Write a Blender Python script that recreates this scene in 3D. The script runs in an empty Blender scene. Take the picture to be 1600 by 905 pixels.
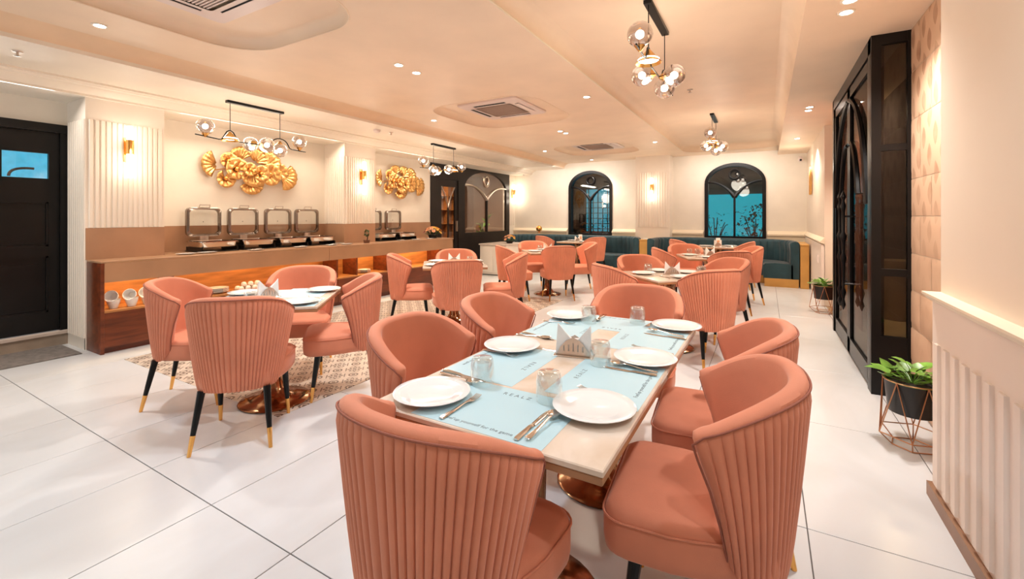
import bpy, math, random
from mathutils import Vector, Matrix
from mathutils.geometry import tessellate_polygon
PI = math.pi
SC = bpy.context.scene
COL = SC.collection
random.seed(4)

# ---------------------------------------------------------------- camera, world, exposure
HEAD = math.radians(29.9)
cd = bpy.data.cameras.new('camera'); cam = bpy.data.objects.new('camera', cd); COL.objects.link(cam)
cam.location = (0, 0, 1.345); cam.rotation_euler = (PI/2, 0, HEAD)
cd.sensor_fit = 'HORIZONTAL'; cd.sensor_width = 36.0; cd.lens = 36.0*691/1600
cd.shift_y = -(452.5-339)/1600; cd.clip_start = 0.02
SC.camera = cam
w = bpy.data.worlds.new('world'); SC.world = w; w.use_nodes = True
w.node_tree.nodes['Background'].inputs[0].default_value = (0.95, 0.97, 1.0, 1)
w.node_tree.nodes['Background'].inputs[1].default_value = 0.6
SC.view_settings.view_transform = 'Standard'; SC.view_settings.look = 'None'
SC.view_settings.exposure = 0.42; SC.view_settings.gamma = 1
SC.view_settings.use_curve_mapping = False

def lamp(kind, name, loc, power, color, rot=(0, 0, 0), **kw):
    l = bpy.data.lights.new(name, kind); l.energy = power; l.color = color
    for k, v in kw.items(): setattr(l, k, v)
    o = bpy.data.objects.new(name, l); COL.objects.link(o); o.location = loc; o.rotation_euler = rot
    return o
WARM = (1.0, 0.87, 0.71); NEUT = (1.0, 0.94, 0.88); COOL = (0.80, 0.91, 1.0)
# unseen cool fill light behind the camera, in the added window opening
lamp('AREA', 'rear_fill', (-4.7, -3.05, 1.6), 17, COOL, (-PI/2, 0, PI), shape='RECTANGLE', size=2.8, size_y=2.1)
# wash lights tucked in the soffit above the buffet wall and the entrance wall
lamp('AREA', 'buffet_wash', (-6.0, 3.65, 2.53), 17, WARM, (0, math.radians(-22), 0), shape='RECTANGLE', size=0.12, size_y=2.2)
lamp('AREA', 'buffet_wash', (-6.0, 6.5, 2.53), 13, WARM, (0, math.radians(-22), 0), shape='RECTANGLE', size=0.12, size_y=1.5)
lamp('AREA', 'door_wash', (-6.0, 0.8, 2.53), 10, NEUT, (0, math.radians(-22), 0), shape='RECTANGLE', size=0.12, size_y=1.4)
for bx_, sx_ in ((-4.5, 2.4), (-.75, 1.7)): lamp('AREA', 'back_wash', (bx_, 10.6, 2.66), 6.5*sx_, NEUT, (math.radians(28), 0, 0), shape='RECTANGLE', size=sx_, size_y=0.15)

# ---------------------------------------------------------------- materials
MATS = {}
def new_mat(name):
    m = bpy.data.materials.new(name); m.use_nodes = True; MATS[name] = m
    return m, m.node_tree, m.node_tree.nodes['Principled BSDF']
def P(name, col, rough=.5, metal=0., var=0., vscale=4., bump=0., bscale=60., sheen=0., emis=None, es=0., coat=0., detail=3, coords='Object', stretch=(1,1,1), spec=.5):
    m, nt, b = new_mat(name)
    b.inputs['Base Color'].default_value = (*col, 1); b.inputs['Roughness'].default_value = rough
    b.inputs['Metallic'].default_value = metal; b.inputs['Specular IOR Level'].default_value = spec
    if sheen: b.inputs['Sheen Weight'].default_value = sheen; b.inputs['Sheen Roughness'].default_value = .35; b.inputs['Sheen Tint'].default_value = (1, .82, .75, 1)
    if coat: b.inputs['Coat Weight'].default_value = coat; b.inputs['Coat Roughness'].default_value = .08
    if emis: b.inputs['Emission Color'].default_value = (*emis, 1); b.inputs['Emission Strength'].default_value = es
    tc = nt.nodes.new('ShaderNodeTexCoord'); mp = nt.nodes.new('ShaderNodeMapping'); mp.inputs['Scale'].default_value = stretch
    nt.links.new(tc.outputs[coords], mp.inputs[0])
    if var:
        n = nt.nodes.new('ShaderNodeTexNoise'); n.inputs['Scale'].default_value = vscale; n.inputs['Detail'].default_value = detail
        r = nt.nodes.new('ShaderNodeValToRGB'); e = r.color_ramp.elements
        e[0].position = .3; e[1].position = .7
        e[0].color = (*[max(0, c*(1-var)) for c in col], 1); e[1].color = (*[min(1, c*(1+var*.6)) for c in col], 1)
        nt.links.new(mp.outputs[0], n.inputs['Vector']); nt.links.new(n.outputs[0], r.inputs[0]); nt.links.new(r.outputs[0], b.inputs['Base Color'])
    if bump:
        n2 = nt.nodes.new('ShaderNodeTexNoise'); n2.inputs['Scale'].default_value = bscale
        bp = nt.nodes.new('ShaderNodeBump'); bp.inputs['Strength'].default_value = bump; bp.inputs['Distance'].default_value = .01
        nt.links.new(mp.outputs[0], n2.inputs['Vector']); nt.links.new(n2.outputs[0], bp.inputs['Height']); nt.links.new(bp.outputs[0], b.inputs['Normal'])
    return m
def clear_glass(name, tint, gloss=.12, rough=.01, dens=1.0, gcol=(1, 1, 1)):
    m, nt, b = new_mat(name); nt.nodes.remove(b)
    out = nt.nodes['Material Output']
    t = nt.nodes.new('ShaderNodeBsdfTransparent'); t.inputs[0].default_value = (*tint, 1)
    g = nt.nodes.new('ShaderNodeBsdfGlossy'); g.inputs['Roughness'].default_value = rough; g.inputs[0].default_value = (*gcol, 1)
    lw = nt.nodes.new('ShaderNodeLayerWeight'); lw.inputs[0].default_value = .35
    ma = nt.nodes.new('ShaderNodeMath'); ma.operation = 'MULTIPLY_ADD'; ma.inputs[1].default_value = dens; ma.inputs[2].default_value = gloss; ma.use_clamp = True
    mx = nt.nodes.new('ShaderNodeMixShader')
    nt.links.new(lw.outputs['Facing'], ma.inputs[0]); nt.links.new(ma.outputs[0], mx.inputs[0])
    nt.links.new(t.outputs[0], mx.inputs[1]); nt.links.new(g.outputs[0], mx.inputs[2]); nt.links.new(mx.outputs[0], out.inputs[0])
    return m
wall_m = P('cream_wall_paint', (.88, .81, .70), .6, var=.04, vscale=3, bump=.08, bscale=35)
wallp_m = P('pillar_paint', (.88, .79, .68), .55, var=.03, vscale=3)
ceil_m = P('ceiling_plaster', (.90, .72, .545), .5, var=.05, vscale=2.2, bump=.05, bscale=30)
ceil2_m = P('ceiling_strip_paint', (.90, .80, .67), .5, var=.04, vscale=2.2)
trim_m = P('warm_trim_paint', (.88, .76, .58), .45, var=.03)
pinkwall_m = P('entry_wall_paint', (.87, .75, .62), .55, var=.03, vscale=1.5)
wains_m = P('wainscot_paint', (.88, .78, .69), .5, var=.04, vscale=2)
splash_m = P('taupe_stone', (.45, .255, .15), .28, var=.14, vscale=2.5, detail=6)
apron_m = P('beige_stone', (.42, .235, .13), .32, var=.12, vscale=2.5, detail=6)
wood_m = P('walnut_veneer', (.15, .032, .009), .34, var=.45, vscale=3.2, detail=7, stretch=(6, 1, 9))
woodl_m = P('honey_veneer', (.48, .20, .06), .38, var=.35, vscale=3, detail=7, stretch=(5, 1, 8))
black_m = P('black_lacquer', (.005, .005, .005), .3, var=.3, vscale=6, spec=.25)
blackmetal_m = P('black_metal', (.005, .004, .004), .3, var=.3, spec=.3)
browntint_m = P('dark_bronze_paint', (.020, .014, .012), .35, var=.2, spec=.3)
velvet_m = P('coral_velvet', (.69, .245, .14), .75, var=.10, vscale=5, bump=.06, bscale=240, sheen=.30)
piping_m = P('coral_piping', (.33, .10, .06), .7, var=.1)
teal_m = P('teal_velvet', (.010, .048, .064), .6, var=.3, vscale=4, sheen=.35, bump=.05, bscale=200)
gold_m = P('brushed_gold', (.75, .43, .14), .25, metal=1, var=.12, vscale=12)
goldp_m = P('gold_laminate', (.66, .36, .10), .4, metal=.35, var=.1)
brass_m = P('polished_brass', (.85, .45, .13), .2, metal=1, var=.06)
artgold_m = P('crinkled_gold', (.83, .48, .17), .3, metal=.85, var=.15, vscale=18, bump=.25, bscale=40)
copper_m = P('dark_copper', (.40, .22, .12), .16, metal=1, var=.2, vscale=6)
chrome_m = P('polished_steel', (.70, .66, .62), .12, metal=1, var=.05)
steel_m = P('brushed_steel', (.62, .53, .46), .3, metal=1, var=.08)
leg_m = P('black_leg', (.004, .004, .004), .28, var=.2, spec=.25)
china_m = P('white_china', (.86, .84, .82), .12, var=.01, coat=.5)
napkin_m = P('napkin_paper', (.85, .83, .81), .8, var=.03, bump=.1)
mat_m = P('pale_blue_paper', (.50, .70, .76), .3, var=.02)
ink_m = P('grey_ink', (.13, .17, .19), .6, var=.05)
edge_m = P('beech_edge', (.42, .20, .09), .4, var=.2, vscale=6, stretch=(1, 1, 8))
soil_m = P('soil', (.03, .018, .01), .95, var=.5, bump=.5)
leaf_m = P('pothos_leaf', (.17, .36, .05), .35, var=.5, vscale=14)
leafd_m = P('dark_leaf', (.04, .10, .02), .45, var=.4, vscale=20)
flo_m = [P('orange_petal', (.90, .36, .05), .6, var=.25, vscale=20), P('yellow_petal', (.85, .52, .10), .6, var=.2, vscale=20), P('maroon_petal', (.25, .03, .04), .6, var=.3, vscale=20), P('white_petal', (.85, .80, .74), .6, var=.08, vscale=20), P('peach_petal', (.85, .42, .22), .6, var=.2, vscale=20)]
plastic_m = P('white_plastic', (.80, .68, .64), .4, var=.02)
grille_m = P('grille_plastic', (.42, .30, .24), .5, var=.05)
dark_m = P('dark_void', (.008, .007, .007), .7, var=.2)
concrete_m = P('step_stone', (.36, .28, .21), .6, var=.2, vscale=5, bump=.1)
marble_sill_m = P('pale_marble', (.66, .55, .47), .25, var=.1, vscale=5)
matrug_m = P('grey_door_mat', (.22, .19, .17), .95, var=.25, vscale=25, bump=.5, bscale=200)
terra_m = P('terracotta_tile', (.50, .20, .12), .45, var=.25, vscale=3)
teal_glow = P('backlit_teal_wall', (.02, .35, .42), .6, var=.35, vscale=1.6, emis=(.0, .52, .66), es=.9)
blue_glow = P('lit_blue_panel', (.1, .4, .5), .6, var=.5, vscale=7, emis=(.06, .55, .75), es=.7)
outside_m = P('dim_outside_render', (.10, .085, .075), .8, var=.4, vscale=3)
smoke_glass = clear_glass('dark_window_glass', (.66, .70, .70), .06, .01, .22)
door_glass = clear_glass('black_door_glass', (.42, .40, .38), .03, .015, .28, (.85, .8, .78))
part_glass = clear_glass('partition_glass', (.80, .74, .68), .04, .02, .16)
globe_glass = clear_glass('smoked_globe_glass', (.74, .68, .66), .12, .03, .85)
tumbler_glass = clear_glass('tumbler_glass', (.93, .95, .95), .06, .02, .55)
frost_m = P('frosted_lamp_tube', (.9, .85, .8), .5, var=.01, emis=(1, .88, .72), es=5)
bulb_m = P('lamp_bulb', (.9, .9, .9), .5, var=.01, emis=(1, .90, .76), es=11)
lens_m = P('downlight_lens', (.9, .9, .9), .5, var=.01, emis=(1, .93, .84), es=28)
led_m = P('led_strip', (.9, .8, .6), .5, var=.01, emis=(1, .55, .16), es=10)

def floor_mat():
    m, nt, b = new_mat('polished_marble_tile')
    g = nt.nodes.new('ShaderNodeNewGeometry'); mp = nt.nodes.new('ShaderNodeMapping'); mp.inputs['Scale'].default_value = (1.1, .5, 1)
    mp.inputs['Rotation'].default_value = (0, 0, .35)
    n = nt.nodes.new('ShaderNodeTexNoise'); n.inputs['Scale'].default_value = 1.6; n.inputs['Detail'].default_value = 8; n.inputs['Distortion'].default_value = .9
    r = nt.nodes.new('ShaderNodeValToRGB'); e = r.color_ramp.elements
    e[0].position = .28; e[0].color = (.60, .60, .60, 1); e[1].position = .62; e[1].color = (.68, .695, .71, 1)
    oi = nt.nodes.new('ShaderNodeObjectInfo'); mx = nt.nodes.new('ShaderNodeMix'); mx.data_type = 'RGBA'; mx.blend_type = 'MULTIPLY'; mx.inputs[0].default_value = 1
    rr = nt.nodes.new('ShaderNodeMapRange'); rr.inputs[3].default_value = .975; rr.inputs[4].default_value = 1.015
    nt.links.new(g.outputs['Position'], mp.inputs[0]); nt.links.new(mp.outputs[0], n.inputs['Vector']); nt.links.new(n.outputs[0], r.inputs[0])
    nt.links.new(oi.outputs['Random'], rr.inputs[0]); nt.links.new(r.outputs[0], mx.inputs[6]); nt.links.new(rr.outputs[0], mx.inputs[7])
    nt.links.new(mx.outputs[2], b.inputs['Base Color']); b.inputs['Roughness'].default_value = .26
    return m
tile_m = floor_mat()
grout_m = P('grey_grout', (.16, .14, .13), .9, var=.1)
def pattern_mat():
    # printed star and leaf motif on each encaustic tile, in the tile's own coordinates
    m, nt, b = new_mat('printed_encaustic_tile')
    N = nt.nodes.new; L = nt.links.new
    tc = N('ShaderNodeTexCoord'); sx = N('ShaderNodeSeparateXYZ'); L(tc.outputs['Object'], sx.inputs[0])
    def mth(op, a, c=None, d=None):
        n = N('ShaderNodeMath'); n.operation = op
        for i, v in enumerate((a, c, d)):
            if v is None: continue
            if isinstance(v, (int, float)): n.inputs[i].default_value = v
            else: L(v, n.inputs[i])
        return n.outputs[0]
    x = mth('ABSOLUTE', mth('MULTIPLY', sx.outputs[0], 10.0)); y = mth('ABSOLUTE', mth('MULTIPLY', sx.outputs[1], 10.0))
    r = mth('SQRT', mth('ADD', mth('MULTIPLY', x, x), mth('MULTIPLY', y, y)))
    an = mth('ARCTAN2', y, x)
    star = mth('COMPARE', r, mth('MULTIPLY_ADD', mth('COSINE', mth('MULTIPLY', an, 8.0)), .12, .42), .10)
    core = mth('LESS_THAN', r, .16)
    x2 = mth('SUBTRACT', 1.0, x); y2 = mth('SUBTRACT', 1.0, y)
    r2 = mth('SQRT', mth('ADD', mth('MULTIPLY', x2, x2), mth('MULTIPLY', y2, y2)))
    ring = mth('COMPARE', r2, .34, .07)
    dia = mth('LESS_THAN', mth('ADD', x2, y2), .20)
    bar = mth('MULTIPLY', mth('COMPARE', mth('ADD', x, y), 1.0, .06), mth('COMPARE', x, .5, .28))
    tot = mth('MAXIMUM', mth('MAXIMUM', star, core), mth('MAXIMUM', mth('MAXIMUM', ring, dia), bar))
    mx = N('ShaderNodeMix'); mx.data_type = 'RGBA'; mx.inputs[6].default_value = (.68, .58, .48, 1); mx.inputs[7].default_value = (.17, .12, .09, 1)
    L(tot, mx.inputs[0]); L(mx.outputs[2], b.inputs['Base Color']); b.inputs['Roughness'].default_value = .3
    return m
pattern_m = pattern_mat()
def stone_wall_mat():
    # faded leaf print on plaster tiles
    m, nt, b = new_mat('leaf_printed_plaster')
    N = nt.nodes.new; L = nt.links.new
    g = N('ShaderNodeNewGeometry'); sx = N('ShaderNodeSeparateXYZ'); L(g.outputs['Position'], sx.inputs[0])
    def mth(op, a, c=None, d=None):
        n = N('ShaderNodeMath'); n.operation = op
        for i, v in enumerate((a, c, d)):
            if v is None: continue
            if isinstance(v, (int, float)): n.inputs[i].default_value = v
            else: L(v, n.inputs[i])
        return n.outputs[0]
    u = mth('DIVIDE', sx.outputs[1], .24); v = mth('DIVIDE', sx.outputs[2], .25)
    def leaf(ou, ov):
        a = mth('ABSOLUTE', mth('SUBTRACT', mth('FRACT', mth('ADD', u, ou)), .5)); c = mth('ABSOLUTE', mth('SUBTRACT', mth('FRACT', mth('ADD', v, ov)), .5))
        return mth('LESS_THAN', mth('ADD', mth('MULTIPLY', a, 3.4), mth('MULTIPLY', mth('MULTIPLY', c, c), 6.5)), .62)
    t = mth('MAXIMUM', leaf(0, 0), leaf(.5, .5))
    n = N('ShaderNodeTexNoise'); n.inputs['Scale'].default_value = 9; L(g.outputs['Position'], n.inputs['Vector'])
    fade = N('ShaderNodeMapRange'); fade.inputs[1].default_value = .9; fade.inputs[2].default_value = 1.8; L(sx.outputs[2], fade.inputs[0])
    f = mth('MULTIPLY', mth('MULTIPLY', t, n.outputs[0]), mth('MULTIPLY_ADD', fade.outputs[0], 1.1, .2))
    mx = N('ShaderNodeMix'); mx.data_type = 'RGBA'; mx.inputs[6].default_value = (.62, .40, .26, 1); mx.inputs[7].default_value = (.36, .19, .11, 1)
    L(f, mx.inputs[0]); L(mx.outputs[2], b.inputs['Base Color']); b.inputs['Roughness'].default_value = .6
    return m
stone_m = stone_wall_mat()
def marble_mat():
    m, nt, b = new_mat('cream_marble_top')
    g = nt.nodes.new('ShaderNodeNewGeometry')
    n = nt.nodes.new('ShaderNodeTexNoise'); n.inputs['Scale'].default_value = 3.2; n.inputs['Detail'].default_value = 8; n.inputs['Distortion'].default_value = 1.6
    r = nt.nodes.new('ShaderNodeValToRGB'); e = r.color_ramp.elements
    e[0].position = .33; e[0].color = (.66, .50, .37, 1); e[1].position = .6; e[1].color = (.78, .65, .54, 1)
    nt.links.new(g.outputs['Position'], n.inputs['Vector']); nt.links.new(n.outputs[0], r.inputs[0]); nt.links.new(r.outputs[0], b.inputs['Base Color'])
    b.inputs['Roughness'].default_value = .12
    return m
marble_m = marble_mat()

# ---------------------------------------------------------------- mesh helpers
class MB:
    def __init__(s): s.v = []; s.f = []
    def add(s, vs, fs, M=None):
        o = len(s.v)
        s.v += [tuple(M @ Vector(p)) if M else tuple(p) for p in vs]
        s.f += [tuple(i+o for i in f) for f in fs]
        return s
    def box(s, x0, x1, y0, y1, z0, z1, M=None):
        vs = [(x0, y0, z0), (x1, y0, z0), (x1, y1, z0), (x0, y1, z0), (x0, y0, z1), (x1, y0, z1), (x1, y1, z1), (x0, y1, z1)]
        return s.add(vs, [(0, 3, 2, 1), (4, 5, 6, 7), (0, 1, 5, 4), (1, 2, 6, 5), (2, 3, 7, 6), (3, 0, 4, 7)], M)
    def bbox(s, x0, x1, y0, y1, z0, z1, b=.01, M=None):
        # bevelled box (rounded in plan and chamfered top and bottom)
        rings = []
        for (z, ins) in ((z0, b), (z0+b, 0), (z1-b, 0), (z1, b)):
            r = rrect(x0+ins, x1-ins, y0+ins, y1-ins, max(b, .0005), 2)
            rings.append([(p[0], p[1], z) for p in r])
        return s.loft(rings, M, caps=True)
    def loft(s, rings, M=None, caps=False, closed=True):
        n = len(rings[0]); vs = [p for r in rings for p in r]; fs = []
        for i in range(len(rings)-1):
            for j in range(n if closed else n-1):
                k = (j+1) % n
                fs.append((i*n+j, i*n+k, (i+1)*n+k, (i+1)*n+j))
        if caps: fs.append(tuple(range(n-1, -1, -1))); fs.append(tuple((len(rings)-1)*n+j for j in range(n)))
        return s.add(vs, fs, M)
    def lathe(s, prof, n=24, M=None, cap=False):
        rings = [[(r*math.cos(2*PI*j/n), r*math.sin(2*PI*j/n), z) for j in range(n)] for r, z in prof]
        return s.loft(rings, M, caps=cap)
    def sphere(s, c, r, n=16, m=10, sq=(1, 1, 1)):
        prof = [(max(1e-4, math.sin(PI*i/m)), -math.cos(PI*i/m)) for i in range(m+1)]
        rings = [[(c[0]+r*sq[0]*p*math.cos(2*PI*j/n), c[1]+r*sq[1]*p*math.sin(2*PI*j/n), c[2]+r*sq[2]*z) for j in range(n)] for p, z in prof]
        return s.loft(rings)
    def tube(s, pts, rad, n=8, M=None, caps=True, closed=False):
        pts = [Vector(p) for p in pts]; rings = []; up = None; m = len(pts)
        for i, p in enumerate(pts):
            if closed: t = (pts[(i+1) % m]-pts[i-1])
            else: t = pts[min(i+1, m-1)]-pts[max(i-1, 0)]
            t.normalize()
            if up is None: up = Vector((0, 0, 1)) if abs(t.z) < .9 else Vector((1, 0, 0))
            a = t.cross(up).normalized(); b = a.cross(t).normalized(); up = b
            r = rad[i] if isinstance(rad, (list, tuple)) else rad
            rings.append([tuple(p+a*r*math.cos(2*PI*j/n)+b*r*math.sin(2*PI*j/n)) for j in range(n)])
        if closed: rings.append(rings[0]); caps = False
        return s.loft(rings, M, caps=caps)
    def prism(s, poly, z0, z1, M=None, holes=()):
        loops = [poly]+list(holes); flat = [p for l in loops for p in l]; n = len(flat)
        tris = tessellate_polygon([[Vector((p[0], p[1], 0)) for p in l] for l in loops])
        vs = [(p[0], p[1], z0) for p in flat]+[(p[0], p[1], z1) for p in flat]
        fs = [tuple(t) for t in tris]+[tuple(i+n for i in reversed(t)) for t in tris]
        o = 0
        for l in loops:
            k = len(l)
            for i in range(k): fs.append((o+i, o+(i+1) % k, n+o+(i+1) % k, n+o+i))
            o += k
        return s.add(vs, fs, M)
    def mesh(s, name, m, ang=35):
        me = bpy.data.meshes.new(name); me.from_pydata(s.v, [], s.f); me.update()
        me.materials.append(m); me.shade_smooth()
        import bmesh
        bm = bmesh.new(); bm.from_mesh(me); bmesh.ops.recalc_face_normals(bm, faces=bm.faces); bm.to_mesh(me); bm.free()
        me.set_sharp_from_angle(angle=math.radians(ang))
        return me
    def obj(s, name, m, parent=None, ang=35, label=None):
        return link(name, s.mesh(name, m, ang), parent, label)
def link(name, me, parent=None, label=None, loc=None, rot=None):
    o = bpy.data.objects.new(name, me); COL.objects.link(o)
    if parent is not None: o.parent = parent
    if label: o['label'] = label
    if loc: o.location = loc
    if rot: o.rotation_euler = rot
    return o
def rrect(x0, x1, y0, y1, r, n=4):
    pts = []
    for cx, cy, a in ((x1-r, y1-r, 0), (x0+r, y1-r, 90), (x0+r, y0+r, 180), (x1-r, y0+r, 270)):
        for i in range(n+1):
            t = math.radians(a+90*i/n); pts.append((cx+r*math.cos(t), cy+r*math.sin(t)))
    return pts
def thing(name, label, cat, loc=(0, 0, 0), rz=0, group=None):
    o = bpy.data.objects.new(name, None); COL.objects.link(o); o.empty_display_size = .1
    o.location = loc; o.rotation_euler = (0, 0, rz); o['label'] = label; o['category'] = cat
    if group: o['group'] = group
    return o
def tag(o, label, cat, group=None, kind=None):
    o['label'] = label; o['category'] = cat
    if group: o['group'] = group
    if kind: o['kind'] = kind
    return o
KIDS = {}
def dup(src, loc, rz=0, label=None, group=None, skip=()):
    r = src.copy(); COL.objects.link(r); r.location = loc; r.rotation_euler = (0, 0, rz)
    if label: r['label'] = label
    if group: r['group'] = group
    for ch in list(src.children):
        if ch.name.split('.')[0] in skip: continue
        c = ch.copy(); COL.objects.link(c); c.parent = r
        for g in list(ch.children):
            d = g.copy(); COL.objects.link(d); d.parent = c
    return r
def struct(o, label=None):
    o['kind'] = 'structure'
    if label: o['label'] = label
    return o
def bez(p0, p1, p2, n=12):
    p0, p1, p2 = Vector(p0), Vector(p1), Vector(p2)
    return [p0*(1-t)**2+p1*2*t*(1-t)+p2*t*t for t in [i/n for i in range(n+1)]]
def proj_pt(u, v, z):      # ground-plan point where the photo shows pixel (u, v) at height z
    d = 691*(1.345-z)/(v-339); x = (u-800)/691*d
    return (-math.sin(HEAD)*d+math.cos(HEAD)*x, math.cos(HEAD)*d+math.sin(HEAD)*x)

ZM, ZL, ZT, ZR = 2.82, 2.68, 2.95, 2.72     # main ceiling, buffet strip, tray, right strip
YB = 11.4; Y0 = -3.2; XW = -6.45
# ================================================================ STRUCTURE
fl = struct(MB().box(-8, 3.0, Y0, 13.5, -.12, -.006).obj('floor', grout_m), 'floor of pale polished tiles with a printed tile inset')
te = MB().bbox(.0022, .5978, .0022, 1.1978, -.006, 0, .0012).mesh('floor_tile', tile_m, 15)
k0 = math.ceil((-6.45+1.647-.6)/.6)
for i in range(-9, 5):
    for j in range(-4, 9):
        x, y = -1.647+.6*i, 1.09+1.2*j
        if x > .9 or y > YB: continue
        if -5.3 < x+.3 < -2.84 and y > 2.2 and y+1.2 < 6.0: continue
        link('floor_tile', te, fl, loc=(x, y, 0))
pt = MB().bbox(-.0995, .0995, -.0995, .0995, -.006, .003, .0008).mesh('printed_tile', pattern_m, 15)
for i in range(12):
    for j in range(24):
        link('printed_tile', pt, fl, loc=(-5.247+.1+.2*i, 1.79+.1+.2*j-.4*0, 0))
# ceilings
ce = struct(MB().box(-7.2, 3.0, Y0, 13.0, 3.05, 3.15).obj('ceiling', ceil_m), 'cream plaster ceiling with raised trays and recesses')
def cove(mb, loop, z0f, z1, w, conc=True, n=6):
    # inner side of a recess: loop (ccw) at z0 rising to z1 while moving inward by w, curved
    L = len(loop); rings = []
    for k in range(n+1):
        t = k/n*PI/2; ins = w*(1-math.cos(t)) if conc else w*math.sin(t)
        ring = []
        for i in range(L):
            a = Vector(loop[i-1]); b = Vector(loop[i]); c = Vector(loop[(i+1) % L])
            d = ((b-a).normalized()+(c-b).normalized()).normalized(); nrm = Vector((-d.y, d.x))
            p = b+nrm*ins; z0 = z0f(b) if callable(z0f) else z0f
            ring.append((p.x, p.y, z0+(z1-z0)*(math.sin(t) if conc else 1-math.cos(t))))
        rings.append(ring)
    mb.loft(rings)
    return [(p[0], p[1]) for p in rings[-1]]
XE1, XE2, XE3 = -4.88, -1.63, .22
holes = []; pods = [(-3.98, -2.50, 1.0, 2.42), (-4.02, -2.40, 4.65, 6.2), (-3.95, -2.35, 8.25, 9.75)]
# AC recess outlines
rec = [rrect(-4.10, -2.52, .75, 2.33, .42, 8), rrect(-4.10, -2.45, 4.62, 6.25, .42, 8), rrect(-4.05, -2.40, 8.55, 10.1, .42, 8)]
mb = MB().prism([(XE1+.14, Y0), (XE2, Y0), (XE2, YB), (XE1+.14, YB)], ZM, ZM+.04, holes=rec)
mb.obj('ceiling_panel', ceil_m, ce)
for l in rec:
    m2 = MB(); inner = cove(m2, l, ZM, ZM+.09, .07); m2.obj('recess_cove', ceil_m, ce)
    MB().tube([(p[0], p[1], ZM) for p in l], .007, 6, closed=True).obj('bead_moulding', ceil_m, ce)
    MB().prism(inner, ZM+.088, ZM+.12).obj('recess_top', ceil_m, ce)
# curved step down to the buffet strip
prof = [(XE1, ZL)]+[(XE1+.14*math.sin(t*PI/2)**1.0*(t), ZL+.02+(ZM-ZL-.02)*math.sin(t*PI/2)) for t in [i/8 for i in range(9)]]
MB().loft([[(x, Y0, z) for x, z in prof], [(x, YB, z) for x, z in prof]], closed=False).obj('ceiling_cove', P('bounce_tinted_cove', (.87, .64, .43), .5, var=.04), ce, ang=60)  # deeper tone of the cove's shade and bounced light put into its colour
MB().box(-6.5, XE1+.002, Y0, YB, ZL, ZL+.05).obj('buffet_ceiling', ceil2_m, ce)
MB().box(-6.5, -5.93, Y0, YB, 2.555, ZL).obj('soffit', wall_m, ce)
# tray over the centre row
tl = rrect(XE2, XE3, Y0-.6, 10.85, .35, 8)
m2 = MB(); inner = cove(m2, tl, lambda p: ZR if p.x > XE3-.001 and p.y < 10.6 else ZM, ZT, .12)
m2.obj('tray_cove', ceil_m, ce)
MB().prism(inner, ZT-.001, ZT+.05).obj('tray_top', ceil_m, ce)
far = [q for q in tl if q[1] > 10.2]          # rounded far end
poly = [(XE3, 10.2), (XE3, YB), (XE2-.3, YB), (XE2-.3, 10.2), (XE2, 10.2)]+[q for q in reversed(far)][:-1]
MB().prism(poly, ZM-.001, ZM+.05).obj('ceiling_panel', ceil_m, ce)
MB().tube([(XE2, Y0, ZM), (XE2, 10.5, ZM)], .009, 8).obj('tray_lip', trim_m, ce)
MB().box(XE3, 1.2, Y0, YB, ZR, ZR+.05).obj('right_ceiling', ceil_m, ce)
# crown moulding along the soffit edge
def mould(prof, y0, y1): return MB().loft([[(x, y0, z) for x, z in prof], [(x, y1, z) for x, z in prof]], caps=True)
cp = [(-5.93, 2.555), (-5.90, 2.555), (-5.90, 2.575), (-5.885, 2.58), (-5.87, 2.60), (-5.84, 2.62), (-5.83, 2.64), (-5.80, 2.645), (-5.79, 2.66), (-5.76, 2.66), (-5.76, 2.68), (-5.93, 2.68)]
struct(mould(cp, Y0, YB).obj('trim_1', ceil2_m), 'stepped crown moulding above the buffet wall')
# left wall
wl = struct(MB().box(XW-.2, XW, Y0, .60, 0, 2.68).box(XW-.2, XW, .6, 1.745, 2.31, 2.68).box(XW-.2, XW, 1.745, 7.58, 0, 2.68).box(XW-.2, XW, 11.03, YB, 0, 2.68).obj('wall_left', wall_m), 'cream wall behind the buffet counter')
rib_f = MB().loft([[(0, 0, .0), (.012, .006, 0), (.012, .030, 0), (0, .036, 0)], [(0, 0, 1), (.012, .006, 1), (.012, .030, 1), (0, .036, 1)]], caps=True).mesh('fluted_slat', wallp_m)
def pillar(y0, y1, parent, xf=-5.95, slats=14, zt=2.335, zb=1.235):
    MB().box(XW, xf, y0, y1, 0, 2.56).obj('pillar', wallp_m, parent)
    p = (y1-y0-.04)/slats
    for i in range(slats):
        o = link('fluted_slat', rib_f, parent, loc=(xf, y0+.02+p*i+(p-.036)/2, zb)); o.scale = (1, 1, zt-zb)
    for i in range(9):
        o = link('fluted_slat', rib_f, parent, loc=(xf-.035-.052*i, y0, .12 if y0 < 2 else zb), rot=(0, 0, -PI/2)); o.scale = (1, 1, zt-(.12 if y0 < 2 else zb))
    MB().box(xf, xf+.004, y0, y1, .91, zb-.005).box(XW, xf+.004, y0-.004, y0, .93, zb-.005).obj('stone_splashback', splash_m, parent)if y0 > 2 else MB().box(xf, xf+.004, y0, y1, .91, zb-.005).obj('stone_splashback', splash_m, parent)
pillar(1.72, 2.395, wl); pillar(4.88, 5.53, wl)
MB().box(XW, XW+.5, 1.725, 2.39, 0, .115).obj('plinth', wood_m, wl) if False else None
MB().box(XW, XW+.012, 2.40, 4.88, .9, 1.23).box(XW, XW+.012, 5.53, 7.58, .9, 1.23).obj('stone_splashback', splash_m, wl)
# fluted wall end between the partition and the back wall
for i in range(5): 
    o = link('fluted_slat', rib_f, wl, loc=(XW, 11.06+.06*i, 1.1)); o.scale = (1, 1, 1.3)
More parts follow.
